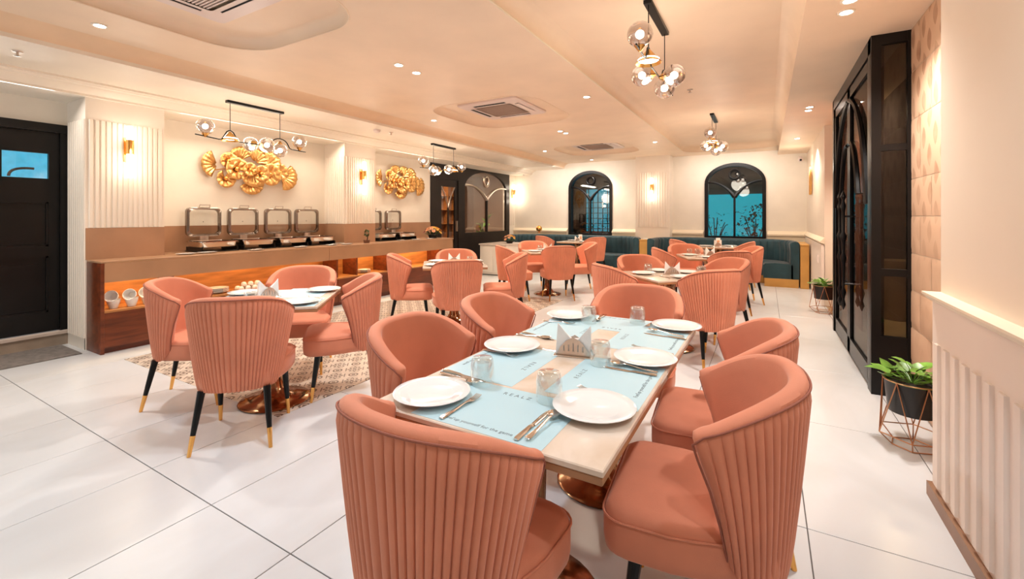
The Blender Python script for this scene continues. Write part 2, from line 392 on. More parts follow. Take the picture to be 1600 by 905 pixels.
# back wall with two arched openings
W1 = (-4.74, -3.51); W2 = (-1.27, -.004); SILL = .86; SPR = 2.13; ATOP = 2.59
bw = MB()
def yb(mbx, x0, x1, z0, z1): mbx.box(x0, x1, YB, YB+.18, z0, z1)
yb(bw, XW-.2, W1[0], 0, 2.9); yb(bw, W1[1], W2[0], 0, 2.9); yb(bw, W2[1], 1.2, 0, 2.9)
for a, b in (W1, W2):
    yb(bw, a, b, 0, SILL)
    c = (a+b)/2; r = (b-a)/2; n = 20
    arc = [(c+r*math.cos(PI*i/n), SPR+(ATOP-SPR)*math.sin(PI*i/n)) for i in range(n+1)]
    bw.prism([(b, 2.9)]+[(a, 2.9)]+list(reversed(arc)), 0, .18, M=Matrix(((1, 0, 0, 0), (0, 0, -1, YB+.18), (0, 1, 0, 0), (0, 0, 0, 1))))
wb = struct(bw.obj('wall_back', wall_m), 'cream back wall with two arched windows')
MB().box(-2.80, -1.99, 10.98, YB, 0, ZM).obj('pillar', wallp_m, wb)
for i in range(13):
    o = link('fluted_slat', rib_f, wb, loc=(-2.76+.057*i, 10.98, 1.1), rot=(0, 0, -PI/2)); o.scale = (1, 1, 1.32)
# chair rail with shallow ledge along the back wall
for q, (a, b) in enumerate(((-6.45, W1[0]-.02), (W1[1]+.02, -2.80), (-1.99, W2[0]-.02), (W2[1]+.02, .76))):
    rl = MB().box(a, b, YB-.09, YB, .5, .93).box(a, b, YB-.13, YB, .93, .95)
    rl.loft([[(x, YB-.13, .95), (x, YB-.13, .965), (x, YB-.10, .98), (x, YB, 1.03), (x, YB, .95)] for x in (a, b)], caps=True)
    rl.obj('chair_rail', trim_m, wb)
# rear wall behind the camera: window opening added for the fill light
struct(MB().box(XW-.2, -6.1, Y0-.2, Y0, 0, 3.1).box(-3.3, 1.2, Y0-.2, Y0, 0, 3.1).box(-6.1, -3.3, Y0-.2, Y0, 0, .45).box(-6.1, -3.3, Y0-.2, Y0, 2.72, 3.1).obj('wall_rear', wall_m), 'wall behind the viewer with an opening added for the fill light')
# right side: near entry wall with wainscot
wr = struct(MB().box(.725, .93, Y0, 2.86, .97, ZR).box(.925, 1.03, 2.86, 4.29, 0, ZR).box(.76, .93, 8.125, YB, 0, ZR).box(.98, 1.06, 6.51, 8.13, 0, ZR).box(.93, 1.2, 8.05, 8.13, 0, ZR).obj('wall_right', pinkwall_m), 'pale wall by the entrance')
MB().box(.695, .93, Y0, 2.86, .0, .955).obj('wainscot', wains_m, wr)
cap = [(.93, .955), (.69, .955), (.685, .945), (.655, .975), (.655, .985), (.93, .985)]
MB().loft([[(x, y, z) for x, z in cap] for y in (Y0, 2.865)], caps=True).obj('ledge', trim_m, wr)
wr_slat = MB().loft([[(0, 0, 0), (-.012, .008, 0), (-.012, .052, 0), (0, .060, 0)], [(0, 0, .66), (-.012, .008, .66), (-.012, .052, .66), (0, .060, .66)]], caps=True).mesh('fluted_slat', wains_m)
for i in range(20): link('fluted_slat', wr_slat, wr, loc=(.695, 2.74-.11*i, .09))
struct(MB().box(.675, .70, Y0, 2.87, 0, .065).obj('baseboard_right', P('brown_skirting', (.30, .16, .09), .4, var=.2)), 'brown skirting under the near right wall')
# back right wall: rail
MB().loft([[(.76, y, .93), (.70, y, .955), (.70, y, .97), (.76, y, 1.03)] for y in (8.10, YB)], caps=True).obj('chair_rail', trim_m, wr)
MB().box(.72, .765, 8.125, YB, 0, .93).obj('wainscot', wains_m, wr)
# leaf-printed plaster tiles, bulging towards the bottom
def bulge_tile(y0, y1, z0, z1, b, seed):
    rnd = random.Random(seed); n = 6; vs = []; fs = []
    for i in range(n+1):
        for j in range(n+1):
            s, t = i/n, j/n
            e = min(1, min(s, 1-s)*5)*min(1, min(t, 1-t)*5)
            vs.append((.925-.006-b*e*(.6+.4*math.sin(2.3*s+seed))-(0 if e > 0 else -.004), y0+(y1-y0)*s, z0+(z1-z0)*t))
    for i in range(n):
        for j in range(n):
            a = i*(n+1)+j; fs.append((a, a+1, a+n+2, a+n+1))
    return MB().add(vs, fs)
zs = [0, .27, .54, .81, 1.08, 1.35, 1.62, 2.05, 2.4, 2.72]
for r in range(len(zs)-1):
    off = .24 if r % 2 else 0
    ys = [2.86]+[y for y in (3.1+off, 3.58+off, 4.06+off) if y < 4.2]+[4.288]
    for c in range(len(ys)-1):
        bulge_tile(ys[c]+.002, ys[c+1]-.002, zs[r]+.002, zs[r+1]-.002, .018 if r < 3 else .002, r*3+c).obj('plaster_tile', stone_m, wr, ang=60)
# terracotta tiles beyond the doors
tt = MB().bbox(-.012, 0, .003, .397, .003, .297, .002).mesh('terracotta_tile', terra_m)
for i in range(4):
    for j in range(9): link('terracotta_tile', tt, wr, loc=(.98, 6.53+.4*i, .3*j))

# ---------------------------------------------------------------- doors
# black panelled door on the buffet wall
d1 = struct(MB().box(XW-.05, XW+.03, 1.66, 1.742, .155, 2.31).box(XW-.05, XW+.03, .62, .70, .155, 2.31).box(XW-.05, XW+.04, .62, 1.742, 2.22, 2.31).obj('door_1', black_m), 'black panelled service door with small blue-lit window')
leaf = MB()
ys0, ys1 = .70, 1.66
leaf.box(XW-.04, XW-.0, ys0, .78, .16, 2.22).box(XW-.04, XW, 1.58, ys1, .16, 2.22)
for z0, z1 in ((.16, .36), (.94, 1.04), (1.50, 1.74), (2.0, 2.22)): leaf.box(XW-.04, XW, .78, 1.58, z0, z1)
leaf.box(XW-.04, XW, .78, 1.255, 1.74, 2.0)
leaf.obj('door_leaf', black_m, d1)
for z0, z1 in ((.36, .94), (1.04, 1.50)):
    MB().box(XW-.04, XW-.022, .78, 1.58, z0, z1).obj('door_panel', black_m, d1)
    fr = MB(); 
    for a in ((.78, 1.58, z0, z0+.018), (.78, 1.58, z1-.018, z1), (.78, .798, z0, z1), (1.562, 1.58, z0, z1)): fr.box(XW-.024, XW-.004, a[0], a[1], a[2], a[3])
    fr.box(XW-.024, XW-.010, .86, 1.50, z0+.08, z1-.08)
    fr.obj('panel_moulding', black_m, d1)
MB().box(XW-.03, XW-.02, 1.255, 1.58, 1.74, 2.0).obj('window_pane', clear_glass('door_1_glass', (.9, .95, 1), .05), d1)
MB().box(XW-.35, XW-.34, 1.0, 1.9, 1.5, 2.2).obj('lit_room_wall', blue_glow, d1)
MB().tube(bez((XW-.2, 1.34, 1.76), (XW-.2, 1.34, 1.86), (XW-.2, 1.52, 1.85)), .012).obj('kitchen_tap', dark_m, d1)
stp = MB().box(XW-.05, XW+.02, .5, 1.72, .0, .115).obj('step_riser', concrete_m, d1)
MB().bbox(XW-.05, XW+.045, .5, 1.72, .115, .155, .006).obj('threshold', marble_sill_m, d1)
rug = MB().bbox(-6.40, -5.82, .35, 1.66, .0, .012, .004).obj('door_mat', matrug_m); tag(rug, 'grey door mat on the floor below the black service door', 'mat')

# arched window frames with wishbone tracery
def to_y(poly, y): return [(p[0], y, p[1]) for p in poly]
def arch_window(n, a, b, behind, label):
    c = (a+b)/2; r = (b-a)/2; N = 24
    out = [(a, SILL)]+[(c-r*math.cos(PI*i/N), SPR+(ATOP-SPR)*math.sin(PI*i/N)) for i in range(N+1)]+[(b, SILL)]
    t = .075
    inn = [(a+t, SILL+.04)]+[(c-(r-t)*math.cos(PI*i/N), SPR+(ATOP-SPR-t)*math.sin(PI*i/N)) for i in range(N+1)]+[(b-t, SILL+.04)]
    rings = [to_y(out, YB-.03), to_y(inn, YB-.03), to_y(inn, YB+.12), to_y(out, YB+.12), to_y(out, YB-.03)]
    wv = struct(MB().loft(rings).obj('window_%d' % n, blackmetal_m), label)
    MB().prism([(p[0], p[1]) for p in inn], 0, .008, M=Matrix(((1, 0, 0, 0), (0, 0, 1, YB+.06), (0, 1, 0, 0), (0, 0, 0, 1)))).obj('window_pane', smoke_glass, wv)
    yy = YB+.03
    MB().box(c-.022, c+.022, yy-.02, yy+.02, SILL+.03, 1.83).obj('mullion', blackmetal_m, wv)
    for s in (-1, 1):
        MB().tube(bez((c+s*.0, yy, 1.80), (c+s*.24, yy, 2.17), (c+s*(r-t+.01), yy, 2.16), 14), [.05-.028*min(1, i/6) for i in range(15)], 8).obj('curved_bar', blackmetal_m, wv)
    cz = 2.32
    MB().tube([(c+.105*math.cos(2*PI*i/24), yy, cz+.105*math.sin(2*PI*i/24)) for i in range(24)], .028, 8, closed=True).obj('ring', blackmetal_m, wv)
    return wv
arch_window(1, *W1, None, 'left arched black window in the back wall')
arch_window(2, *W2, None, 'right arched black window with teal light behind')
# what lies beyond the windows: yard with teal backlit wall, lattice screen and plants
ext = struct(MB().box(-7, 1.6, 13.3, 13.4, -.1, 3.1).box(-7, 1.6, YB+.2, 13.3, 3.0, 3.1).box(-2.6, -2.5, YB+.2, 13.3, 0, 3).box(1.3, 1.4, YB+.2, 13.3, 0, 3).box(-6.2, -6.1, YB+.2, 13.3, 0, 3).obj('wall_1', outside_m), 'dim yard wall seen through the arched windows')
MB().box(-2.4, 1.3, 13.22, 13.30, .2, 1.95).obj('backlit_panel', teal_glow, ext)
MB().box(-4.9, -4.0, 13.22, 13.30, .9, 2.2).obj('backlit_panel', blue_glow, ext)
lat = thing('lattice_screen', 'dark lattice screen seen through the left arched window', 'screen', (-4.3, 13.0, 0))
for i in range(13): MB().box(-.9+.15*i-.012, -.9+.15*i+.012, -.01, .01, .1, 2.25 if i % 2 else 1.9).obj('slat', dark_m, lat)
for i in range(9): MB().box(-.92, .92, -.02, 0, .5+.16*i-.01, .5+.16*i+.01).obj('slat', dark_m, lat)
def bush(name, label, x, y, h, rad, m, n=60, seed=1, trunk=True, ls=.07):
    rn = random.Random(seed); t = thing(name, label, 'plant', (x, y, 0))
    s = MB()
    for k in range(5):
        a = rn.uniform(0, 6.3); s.tube(bez((0, 0, 0), (0, 0, h*.5), (rad*.7*math.cos(a), rad*.7*math.sin(a), h*rn.uniform(.7, 1))), .012, 5)
    s.obj('stem', dark_m if m is not leaf_m else leafd_m, t)
    f = MB()
    for k in range(n):
        a = rn.uniform(0, 6.3); q = rn.uniform(0, 1)**.6*rad; z = h*rn.uniform(.35, 1.08)
        M = Matrix.Translation((q*math.cos(a), q*math.sin(a), z)) @ Matrix.Rotation(rn.uniform(0, 6.3), 4, 'Z') @ Matrix.Rotation(rn.uniform(-1.2, 1.2), 4, 'X')
        l = ls*rn.uniform(.6, 1.3)
        f.add([(0, 0, 0), (l*.35, l*.5, .01), (0, l, 0), (-l*.35, l*.5, .01)], [(0, 1, 2, 3)], M)
    o = f.obj('foliage', m, t); o['kind'] = 'stuff'
    return t
bush('yard_shrub', 'tall leafy shrub silhouetted behind right half of right arched window', -.25, 12.4, 1.5, .45, P('brown_leaf', (.12, .09, .06), .7, var=.4), 220, 3, ls=.10)
bush('yard_shrub', 'thin shrub behind left half of right arched window', -1.15, 12.6, 1.35, .35, leafd_m, 90, 5)
bush('yard_shrub', 'low shrub at the foot of the left arched window', -4.0, 12.3, 1.2, .5, leafd_m, 140, 7)
lamp('AREA', 'yard_lamp', (-.6, 12.4, 2.9), 4, COOL, (0, 0, 0), size=.8)
lamp('AREA', 'yard_lamp', (-4.1, 12.4, 2.9), 4, COOL, (0, 0, 0), size=.8)

# dark partition on the left wall: door and arched window into the next room
px = XW+.03
def yz(poly, x): return [(x, p[0], p[1]) for p in poly]
MYZ = Matrix(((0, 0, 1, 0), (1, 0, 0, 0), (0, 1, 0, 0), (0, 0, 0, 1)))
WY0, WY1 = 8.86, 10.86
cW = (WY0+WY1)/2; rW = (WY1-WY0)/2
arcW = [(cW-rW*math.cos(PI*i/24), 2.07+.44*math.sin(PI*i/24)) for i in range(25)]
hole = [(WY0, .95)]+arcW+[(WY1, .95)]
dh = [(7.86, .08), (7.86, 2.22), (8.60, 2.22), (8.60, .08)]
pw = MB().prism([(7.58, 0), (7.58, 2.68), (11.03, 2.68), (11.03, 0)], XW-.05, XW+.02, M=MYZ, holes=[hole, dh])
d2 = struct(pw.obj('window_3', browntint_m), 'dark bronze partition with wide arched window')
MB().prism(hole, XW-.02, XW-.012, M=MYZ).obj('window_pane', part_glass, d2)
MB().box(XW-.03, XW+.03, cW-.022, cW+.022, .95, 1.83).obj('mullion', browntint_m, d2)
for s in (-1, 1):
    MB().tube(bez((XW+.0, cW, 1.80), (XW+.0, cW+s*.40, 2.20), (XW+.0, cW+s*rW, 2.13), 14), [.045-.022*min(1, i/6) for i in range(15)], 8).obj('curved_bar', steel_m, d2)
MB().tube([(XW, cW+.11*math.cos(2*PI*i/24), 2.28+.13*math.sin(2*PI*i/24)) for i in range(24)], .022, 8, closed=True).obj('ring', steel_m, d2)
dd = struct(MB().prism(dh, XW-.045, XW-.005, M=MYZ, holes=[[(7.98, .35), (7.98, 2.05), (8.48, 2.05), (8.48, .35)]]).obj('door_2', browntint_m), 'dark bronze glazed door in the partition beyond the buffet')
MB().box(XW-.03, XW-.022, 7.98, 8.48, .35, 2.05).obj('window_pane', part_glass, dd)
for s in (-1, 1): MB().tube(bez((XW-.01, 8.23, 1.55), (XW-.01, 8.23+s*.06, 1.8), (XW-.01, 8.23+s*.25, 2.05), 10), .016, 6).obj('curved_bar', steel_m, dd)
MB().box(XW-.02, XW, 8.21, 8.25, .35, 1.56).obj('mullion', browntint_m, dd)
MB().box(XW-.0, XW+.05, 8.50, 8.53, 1.0, 1.25).obj('door_handle', steel_m, dd)
# room beyond the partition
rm = struct(MB().box(-8.6, -8.5, 7.0, 12.4, 0, 2.7).box(-8.5, XW-.2, 7.0, 7.1, 0, 2.7).box(-8.5, XW-.2, 12.2, 12.3, 0, 2.7).box(-8.6, XW-.2, 7, 12.3, 2.66, 2.76).obj('wall_2', P('next_room_paint', (.42, .27, .20), .6, var=.1)), 'brown wall of the room beyond the partition')
shf = thing('wall_shelf', 'tall grid shelf seen through the arched partition window', 'shelf', (-8.44, 10.6, 0))
for i in range(5): MB().box(-.05, .12, -.8+.4*i-.012, -.8+.4*i+.012, .3, 2.4).obj('upright', woodl_m, shf)
for i in range(6): MB().box(-.05, .12, -.812, .812, .3+.42*i-.012, .3+.42*i+.012).obj('shelf_board', woodl_m, shf)
bush('room_plant', 'light green leafy plant behind right side of the arched partition window', -7.0, 10.55, 1.25, .16, leaf_m, 26, 6, ls=.22)
lamp('AREA', 'next_room_lamp', (-7.5, 9.8, 2.6), 60, WARM, size=1.2)
# entrance doors, right
XD = .72
d3 = struct(MB().box(XD-.03, XD+.05, 4.29, 4.40, 0, ZR).box(XD-.03, XD+.05, 6.42, 6.51, 0, ZR).box(XD-.03, XD+.05, 4.29, 6.51, 2.60, ZR).obj('door_3', blackmetal_m), 'tall black double glass entrance doors')
for q, (a, b) in enumerate(((4.41, 5.40), (5.415, 6.41))):
    m2 = MB().box(XD-.02, XD+.02, a, a+.07, .02, 2.59).box(XD-.02, XD+.02, b-.07, b, .02, 2.59).box(XD-.02, XD+.02, a, b, .02, .17).box(XD-.02, XD+.02, a, b, 2.50, 2.59)
    m2.obj('door_frame', blackmetal_m, d3)
    MB().box(XD-.004, XD+.004, a+.07, b-.07, .17, 2.50).obj('door_glass', door_glass, d3)
    s = 1 if q == 0 else -1; mid = 5.41
    MB().tube(bez((XD-.02, mid-s*.02, 2.48), (XD-.02, mid-s*.75, 2.35), (XD-.02, mid-s*.92, 1.45), 14), .022, 6).obj('curved_bar', blackmetal_m, d3)
    MB().tube(bez((XD-.02, mid-s*.05, 2.05), (XD-.02, mid-s*.35, 2.1), (XD-.02, mid-s*.50, 1.55), 14), .022, 6).obj('curved_bar', blackmetal_m, d3)
    hh = MB(); y = mid-s*.11
    pr = [(.004, .45), (.022, .5), (.010, .55), (.024, .62), (.012, .66), (.016, .9), (.026, .95), (.013, 1.0), (.018, 1.1), (.028, 1.16), (.014, 1.2), (.016, 1.4), (.024, 1.45), (.010, 1.5), (.024, 1.54), (.004, 1.6)]
    hh.lathe(pr, 10, Matrix.Translation((XD-.075, y, 0)))
    for z in (.7, 1.35): hh.tube([(XD-.075, y, z), (XD, y, z)], .01, 6)
    hh.obj('door_handle', blackmetal_m, d3)
MB().box(XD-.035, XD-.03, 5.37, 5.385, 1.09, 1.19).obj('lock_plate', chrome_m, d3)
# side light returning to the plaster wall
rt = MB().box(XD-.03, XD+.03, 4.27, 4.31, 0, ZR).box(.90, .93, 4.27, 4.31, 0, ZR)
for z0, z1 in ((.0, .45), (.90, .955), (1.84, 1.89), (2.64, 2.72)): rt.box(XD+.03, .90, 4.272, 4.308, z0, z1)
rt.obj('side_frame', blackmetal_m, d3)
MB().box(XD+.03, .90, 4.285, 4.292, .45, 2.64).obj('door_glass', door_glass, d3)
# corridor outside the doors
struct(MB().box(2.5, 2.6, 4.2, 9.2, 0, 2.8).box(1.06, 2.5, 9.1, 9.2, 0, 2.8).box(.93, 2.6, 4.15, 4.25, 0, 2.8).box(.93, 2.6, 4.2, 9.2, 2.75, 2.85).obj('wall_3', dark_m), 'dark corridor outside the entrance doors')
struct(MB().box(.78, 2.5, 4.32, 9.1, -.004, .004).obj('floor_outside', P('corridor_floor', (.40, .28, .15), .4, var=.2)), 'corridor floor outside the doors')
plo = MB().lathe([(.001, .01), (.13, .01), (.21, .78), (.19, .78), (.18, .72), (.001, .72)], 24, Matrix.Translation((1.47, 7.5, 0))).obj('tall_planter', P('bronze_planter', (.33, .24, .15), .35, metal=.5, var=.2)); tag(plo, 'tall tapered bronze planter seen through the side glass of the entrance', 'planter')
lamp('AREA', 'corridor_lamp', (1.35, 7.0, 2.6), 55, (1, .8, .5), size=.3)

# ================================================================ CHAIRS
def build_chair():
    t = thing('dining_chair', '', 'chair')
    NR = 36; S = 6; N = NR*S
    def plan(tt, r, off=0.):
        pm = math.radians(78+17*r); ph = tt*pm
        a = .225+.06*r**.8+off; b = .215+.055*r**.8+off
        s_ = math.sin(ph); c_ = math.cos(ph)
        return (a*math.copysign(abs(s_)**.85, s_), -b*math.copysign(abs(c_)**.85, c_))
    def ztop(tt): return .870-.125*abs(tt)**2.8
    outer = []; inner = []
    rows = [0, .06, .2, .4, .6, .8, .93, 1.0]
    TH = .052
    cols = []
    def zbot(tt): return .335+.07*max(0, (abs(tt)-.72)/.28)**2.2
    for i in range(N+1):
        tt = -1+2*i/N; ph = (i % S)/S
        rib = math.sin(PI*ph)**.5*.0085
        zt = ztop(tt); col = []
        edge = min(1, (1-abs(tt))/.045)
        if abs(tt) > .955: rib = .004*edge
        for r in rows:
            z = zbot(tt)+(zt-zbot(tt))*r
            fade = min(1, (1-r)/.05) if r > .95 else 1
            ef = math.sqrt(max(0, 1-(1-edge)**2))
            p = plan(tt, r, -TH*.5*(1-ef)+rib*fade); col.append((*p, z))
        # rim
        for k in (1, 2, 3, 4, 5):
            an = PI*k/6; o_ = -TH/2+TH/2*math.cos(an); 
            ef = math.sqrt(max(0, 1-(1-edge)**2))
            p = plan(tt, 1, -TH/2+(TH/2*math.cos(an))*max(ef, .05)); col.append((*p, zt+.020*math.sin(an)))
        for r in reversed(rows):
            if r < .2: r = .25*r+.1
            z = zbot(tt)+(zt-zbot(tt))*r
            ef = math.sqrt(max(0, 1-(1-edge)**2))
            p = plan(tt, r, -TH+TH*.5*(1-ef)); col.append((*p, z))
        cols.append(col)
    vs = [p for c in cols for p in c]; n = len(cols[0]); fs = []
    for i in range(N):
        for j in range(n-1): fs.append((i*n+j, (i+1)*n+j, (i+1)*n+j+1, i*n+j+1))
        fs.append((i*n, i*n+n-1, (i+1)*n+n-1, (i+1)*n))
    fs.append(tuple(range(n))); fs.append(tuple(N*n+j for j in range(n-1, -1, -1)))
    MB().add(vs, fs).obj('backrest', velvet_m, t, ang=34)
    # piping along the outer rim and down the front edges
    pts = [(*plan(-1, r, -TH*.12), zbot(-1)+(ztop(-1)-zbot(-1))*r) for r in (0, .3, .6, .85, .97)]
    pts += [(*plan(-1+2*i/40, 1, .003), ztop(-1+2*i/40)+.002) for i in range(1, 40)]
    pts += [(*plan(1, r, -TH*.12), zbot(1)+(ztop(1)-zbot(1))*r) for r in (.97, .85, .6, .3, 0)]
    MB().tube(pts, .0034, 6).obj('piping', piping_m, t, ang=80)
    # seat
    rings = []
    def seatring(ins, z):
        w = .250; f = .29; q = .07; p = []
        for i in range(6):
            t_ = PI/2*i/5; p.append((w-q+q*math.cos(t_), f-q+q*math.sin(t_)))
        for i in range(6):
            t_ = PI/2+PI/2*i/5; p.append((-w+q+q*math.cos(t_), f-q+q*math.sin(t_)))
        v = .198; bk = -.195; e = .06
        p += [(-w, .09), (-.240, .03), (-.222, -.04), (-v, bk+e), (-v+e*.3, bk+e*.3), (-v+e, bk), (v-e, bk), (v-e*.3, bk+e*.3), (v, bk+e), (.222, -.04), (.240, .03), (w, .09)]
        k = 1-ins/.245
        return [(x*k, .05+(y-.05)*k, z) for x, y in p]
    for ins, z in ((.02, .335), (.004, .35), (0, .38), (0, .44), (.006, .462), (.02, .474), (.05, .480), (.12, .484), (.19, .486)): rings.append(seatring(ins, z))
    MB().loft(rings, caps=True).obj('seat', velvet_m, t, ang=60)
    sr = seatring(-.001, .452); MB().tube(sr, .0035, 5, closed=True).obj('seat_seam', velvet_m, t)
    for sx in (-1, 1):
        for (x0, y0, x1, y1) in ((.17, -.165, .207, -.235), (.19, .19, .205, .235)):
            a = Vector((sx*x0, y0, .34)); b = Vector((sx*x1, y1, 0)); c = a.lerp(b, .68)
            lg = MB().tube([a, a.lerp(b, .5), c], [.021, .0165, .0135], 10).obj('leg', leg_m, t)
            MB().tube([c, a.lerp(b, .985), b], [.0142, .0105, .010], 10).obj('leg_tip', brass_m, lg, label='brass leg tip')
    return t
R = math.radians
ch0 = build_chair()
CH = [
 (-0.752, 0.971, -3, 'pink velvet chair seen from behind at near end of the foreground table', 'foreground'),
 (-1.244, 1.515, -86, 'pink velvet chair nearest the viewer on left side of the foreground table', 'foreground'),
 (-1.252, 2.174, -86, 'pink velvet chair farther back on left side of the foreground table', 'foreground'),
 (-0.716, 2.803, 183, 'pink velvet chair facing the viewer at far end of the foreground table', 'foreground'),
 (-0.165, 1.543, 95, 'pink velvet chair nearest the viewer on right side of the foreground table', 'foreground'),
 (-0.160, 2.180, 95, 'pink velvet chair farther back on right side of the foreground table', 'foreground'),
 (-3.712, 1.678, -46, 'pink chair at left corner of the left table, facing right', 'left'),
 (-2.820, 1.555, 45, 'pink chair with its ribbed back to the viewer at the left table', 'left'),
 (-2.862, 2.360, 140, 'pink chair on right side of the left table, its seat in view', 'left'),
 (-3.591, 2.482, 223, 'pink chair behind the left table, facing the viewer', 'left'),
 (-3.883, 4.166, -47, 'pink chair at left of the table by the buffet end', 'buffet end'),
 (-3.016, 3.999, 46, 'pink chair with its back to the viewer at the table by the buffet end', 'buffet end'),
 (-3.72, 4.93, 220, 'pink chair behind the table by the buffet end, against the counter', 'buffet end'),
 (-2.889, 4.878, 125, 'pink chair at right of the table by the buffet end', 'buffet end'),
 (-2.965, 6.676, 40, 'pink chair with its back to the viewer at the centre rear table', 'centre rear'),
 (-3.576, 6.231, -48, 'pink chair at near left of the centre rear table', 'centre rear'),
 (-3.778, 7.393, 220, 'pink chair behind the centre rear table, facing the viewer', 'centre rear'),
 (-2.896, 7.566, 127, 'pink chair at right of the centre rear table', 'centre rear'),
 (-4.658, 9.844, -30, 'pink chair at left of the left banquette table', 'left banquette'),
 (-3.483, 9.846, 54, 'pink chair at right of the left banquette table, back turned', 'left banquette'),
 (-1.247, 4.331, -47, 'pink chair with ribbed side to the viewer at left of the middle right table', 'middle right'),
 (-1.249, 5.251, 221, 'pink chair behind the middle right table, facing the viewer', 'middle right'),
 (-0.496, 4.439, 47, 'pink chair with ribbed back to the viewer at the middle right table', 'middle right'),
 (-0.441, 5.387, 133, 'pink chair at far right of the middle right table', 'middle right'),
 (-1.237, 6.904, -69, 'pink chair with ribbed side at left of the rear right table', 'rear right'),
 (-1.154, 7.817, 200, 'pink chair behind the rear right table, facing the viewer', 'rear right'),
 (-0.475, 6.873, 34, 'pink chair with back to the viewer at the rear right table', 'rear right'),
 (-0.318, 7.848, 110, 'pink chair at right of the rear right table by the aisle', 'rear right'),
 (-1.458, 9.599, -55, 'pink chair at left of the right banquette table', 'right banquette'),
 (-0.450, 9.400, 80, 'pink chair at right of the right banquette table', 'right banquette'),
]
for i, (x, y, a, lab, g) in enumerate(CH):
    grp = 'chairs around the %s table' % g
    if i == 0:
        ch0.location = (x, y, 0); ch0.rotation_euler = (0, 0, R(a)); ch0['label'] = lab; ch0['group'] = grp
    else: dup(ch0, (x, y, 0), R(a), lab, grp)

# ================================================================ TABLES
def build_table(name, label, x, y, rz, w, l, peds=((0, 0),), grp=None):
    t = thing(name, label, 'table', (x, y, 0), rz, grp)
    MB().bbox(-w/2, w/2, -l/2, l/2, .732, .75, .003).obj('table_top', marble_m, t)
    MB().bbox(-w/2+.002, w/2-.002, -l/2+.002, l/2-.002, .712, .732, .002).obj('edge_band', edge_m, t)
    for (px_, py_) in peds:
        pr = [(.001, .001), (.235, .001), (.24, .008), (.23, .018), (.16, .03), (.10, .055), (.062, .11), (.048, .2), (.044, .35), (.048, .55), (.07, .66), (.16, .70), (.20, .711), (.001, .711)]
        MB().lathe(pr, 32, Matrix.Translation((px_, py_, 0))).obj('pedestal', copper_m, t, ang=60)
    return t
TG = 'marble topped pedestal tables'
# The foreground table is two tables pushed together
build_table('dining_table', 'marble table top nearest the viewer, near half of the pushed-together foreground pair', -.715, 1.395, 0, .77, .79, grp=TG)
build_table('dining_table', 'far half of the pushed-together foreground pair of marble tables', -.715, 2.19, 0, .77, .79, grp=TG)
TB = {'left': (-3.13, 1.95, 40, 'square marble table at left in front of the buffet'),
      'buffet end': (-3.45, 4.52, 40, 'square marble table by the far end of the buffet'),
      'centre rear': (-3.31, 7.0, 40, 'marble table in the centre rear of the room'),
      'middle right': (-.87, 4.77, 45, 'marble table turned cornerwise behind the foreground table'),
      'rear right': (-.76, 7.28, 21.5, 'marble table at rear right before the green banquette'),
      'left banquette': (-4.0, 10.15, 0, 'marble table in front of the left green banquette'),
      'right banquette': (-.85, 9.85, 0, 'marble table in front of the right green banquette')}
for k, (x, y, a, lab) in TB.items(): build_table('dining_table', lab, x, y, R(a), .77, .77, grp=TG)

# ================================================================ TABLEWARE
plate_me = MB().lathe([(.001, .004), (.055, .004), (.058, .0), (.066, .0), (.07, .005), (.10, .012), (.125, .018), (.1265, .020), (.125, .0215), (.10, .0165), (.078, .0105), (.07, .0085), (.001, .0075)], 40).mesh('dinner_plate', china_m, 60)
def plate(x, y, z, label, grp, sc=1.0):
    o = link('dinner_plate', plate_me); o.location = (x, y, z); o.scale = (sc,)*3; tag(o, label, 'plate', grp); return o
tum_me = MB().lathe([(.040, .0), (.0415, .002), (.043, .03), (.042, .065), (.0375, .088), (.034, .094), (.001, .095), (.001, .082), (.031, .080), (.036, .065), (.0385, .03), (.0385, .0), (.040, .0)], 28).mesh('glass_tumbler', tumbler_glass, 60)
def tumbler(x, y, label, grp, z=.75):
    o = link('glass_tumbler', tum_me); o.location = (x, y, z); tag(o, label, 'glass', grp); return o
def strip(prof, nz=1):     # prof: list of (y, halfwidth, z, thick)
    mb = MB(); rings = [[(-w_, y, z), (-w_*.6, y, z+th), (w_*.6, y, z+th), (w_, y, z), (w_*.6, y, z-th*.2), (-w_*.6, y, z-th*.2)] for y, w_, z, th in prof]
    mb.loft(rings, caps=True); return mb
fork = strip([(-.095, .006, .003, .002), (-.09, .0095, .003, .003), (-.04, .006, .004, .003), (.02, .0035, .008, .003), (.035, .006, .008, .002), (.05, .012, .006, .002), (.058, .012, .005, .002)])
for k in range(4): fork.loft([[(-.0105+.0062*k+dx, y, z+dz) for dx, dz in ((0, 0), (.0028, 0), (.0028, .0018), (0, .0018))] for y, z in ((.056, .005), (.075, .004), (.095, .009))], caps=True)
fork_me = fork.mesh('fork', chrome_m)
knife_me = strip([(-.105, .007, .003, .004), (-.10, .0085, .003, .005), (-.02, .0065, .003, .004), (-.01, .006, .002, .003), (0, .009, .001, .002), (.06, .0095, .001, .002), (.09, .007, .001, .002), (.105, .001, .001, .001)]).mesh('table_knife', chrome_m)
sp = strip([(-.095, .006, .003, .002), (-.09, .0095, .003, .003), (-.04, .0055, .004, .003), (.03, .0035, .010, .003), (.045, .004, .009, .003)])
bowl = [[(.0195*q*math.cos(2*PI*j/16), .067+.029*q*math.sin(2*PI*j/16), .009-.007*(1-q*q)) for j in range(16)] for q in (.02, .4, .7, .9, 1)]
bowl += [[(p[0], p[1], p[2]+.0015) for p in r] for r in reversed(bowl)]
sp.loft(bowl, caps=True); spoon_me = sp.mesh('spoon', chrome_m, 60)
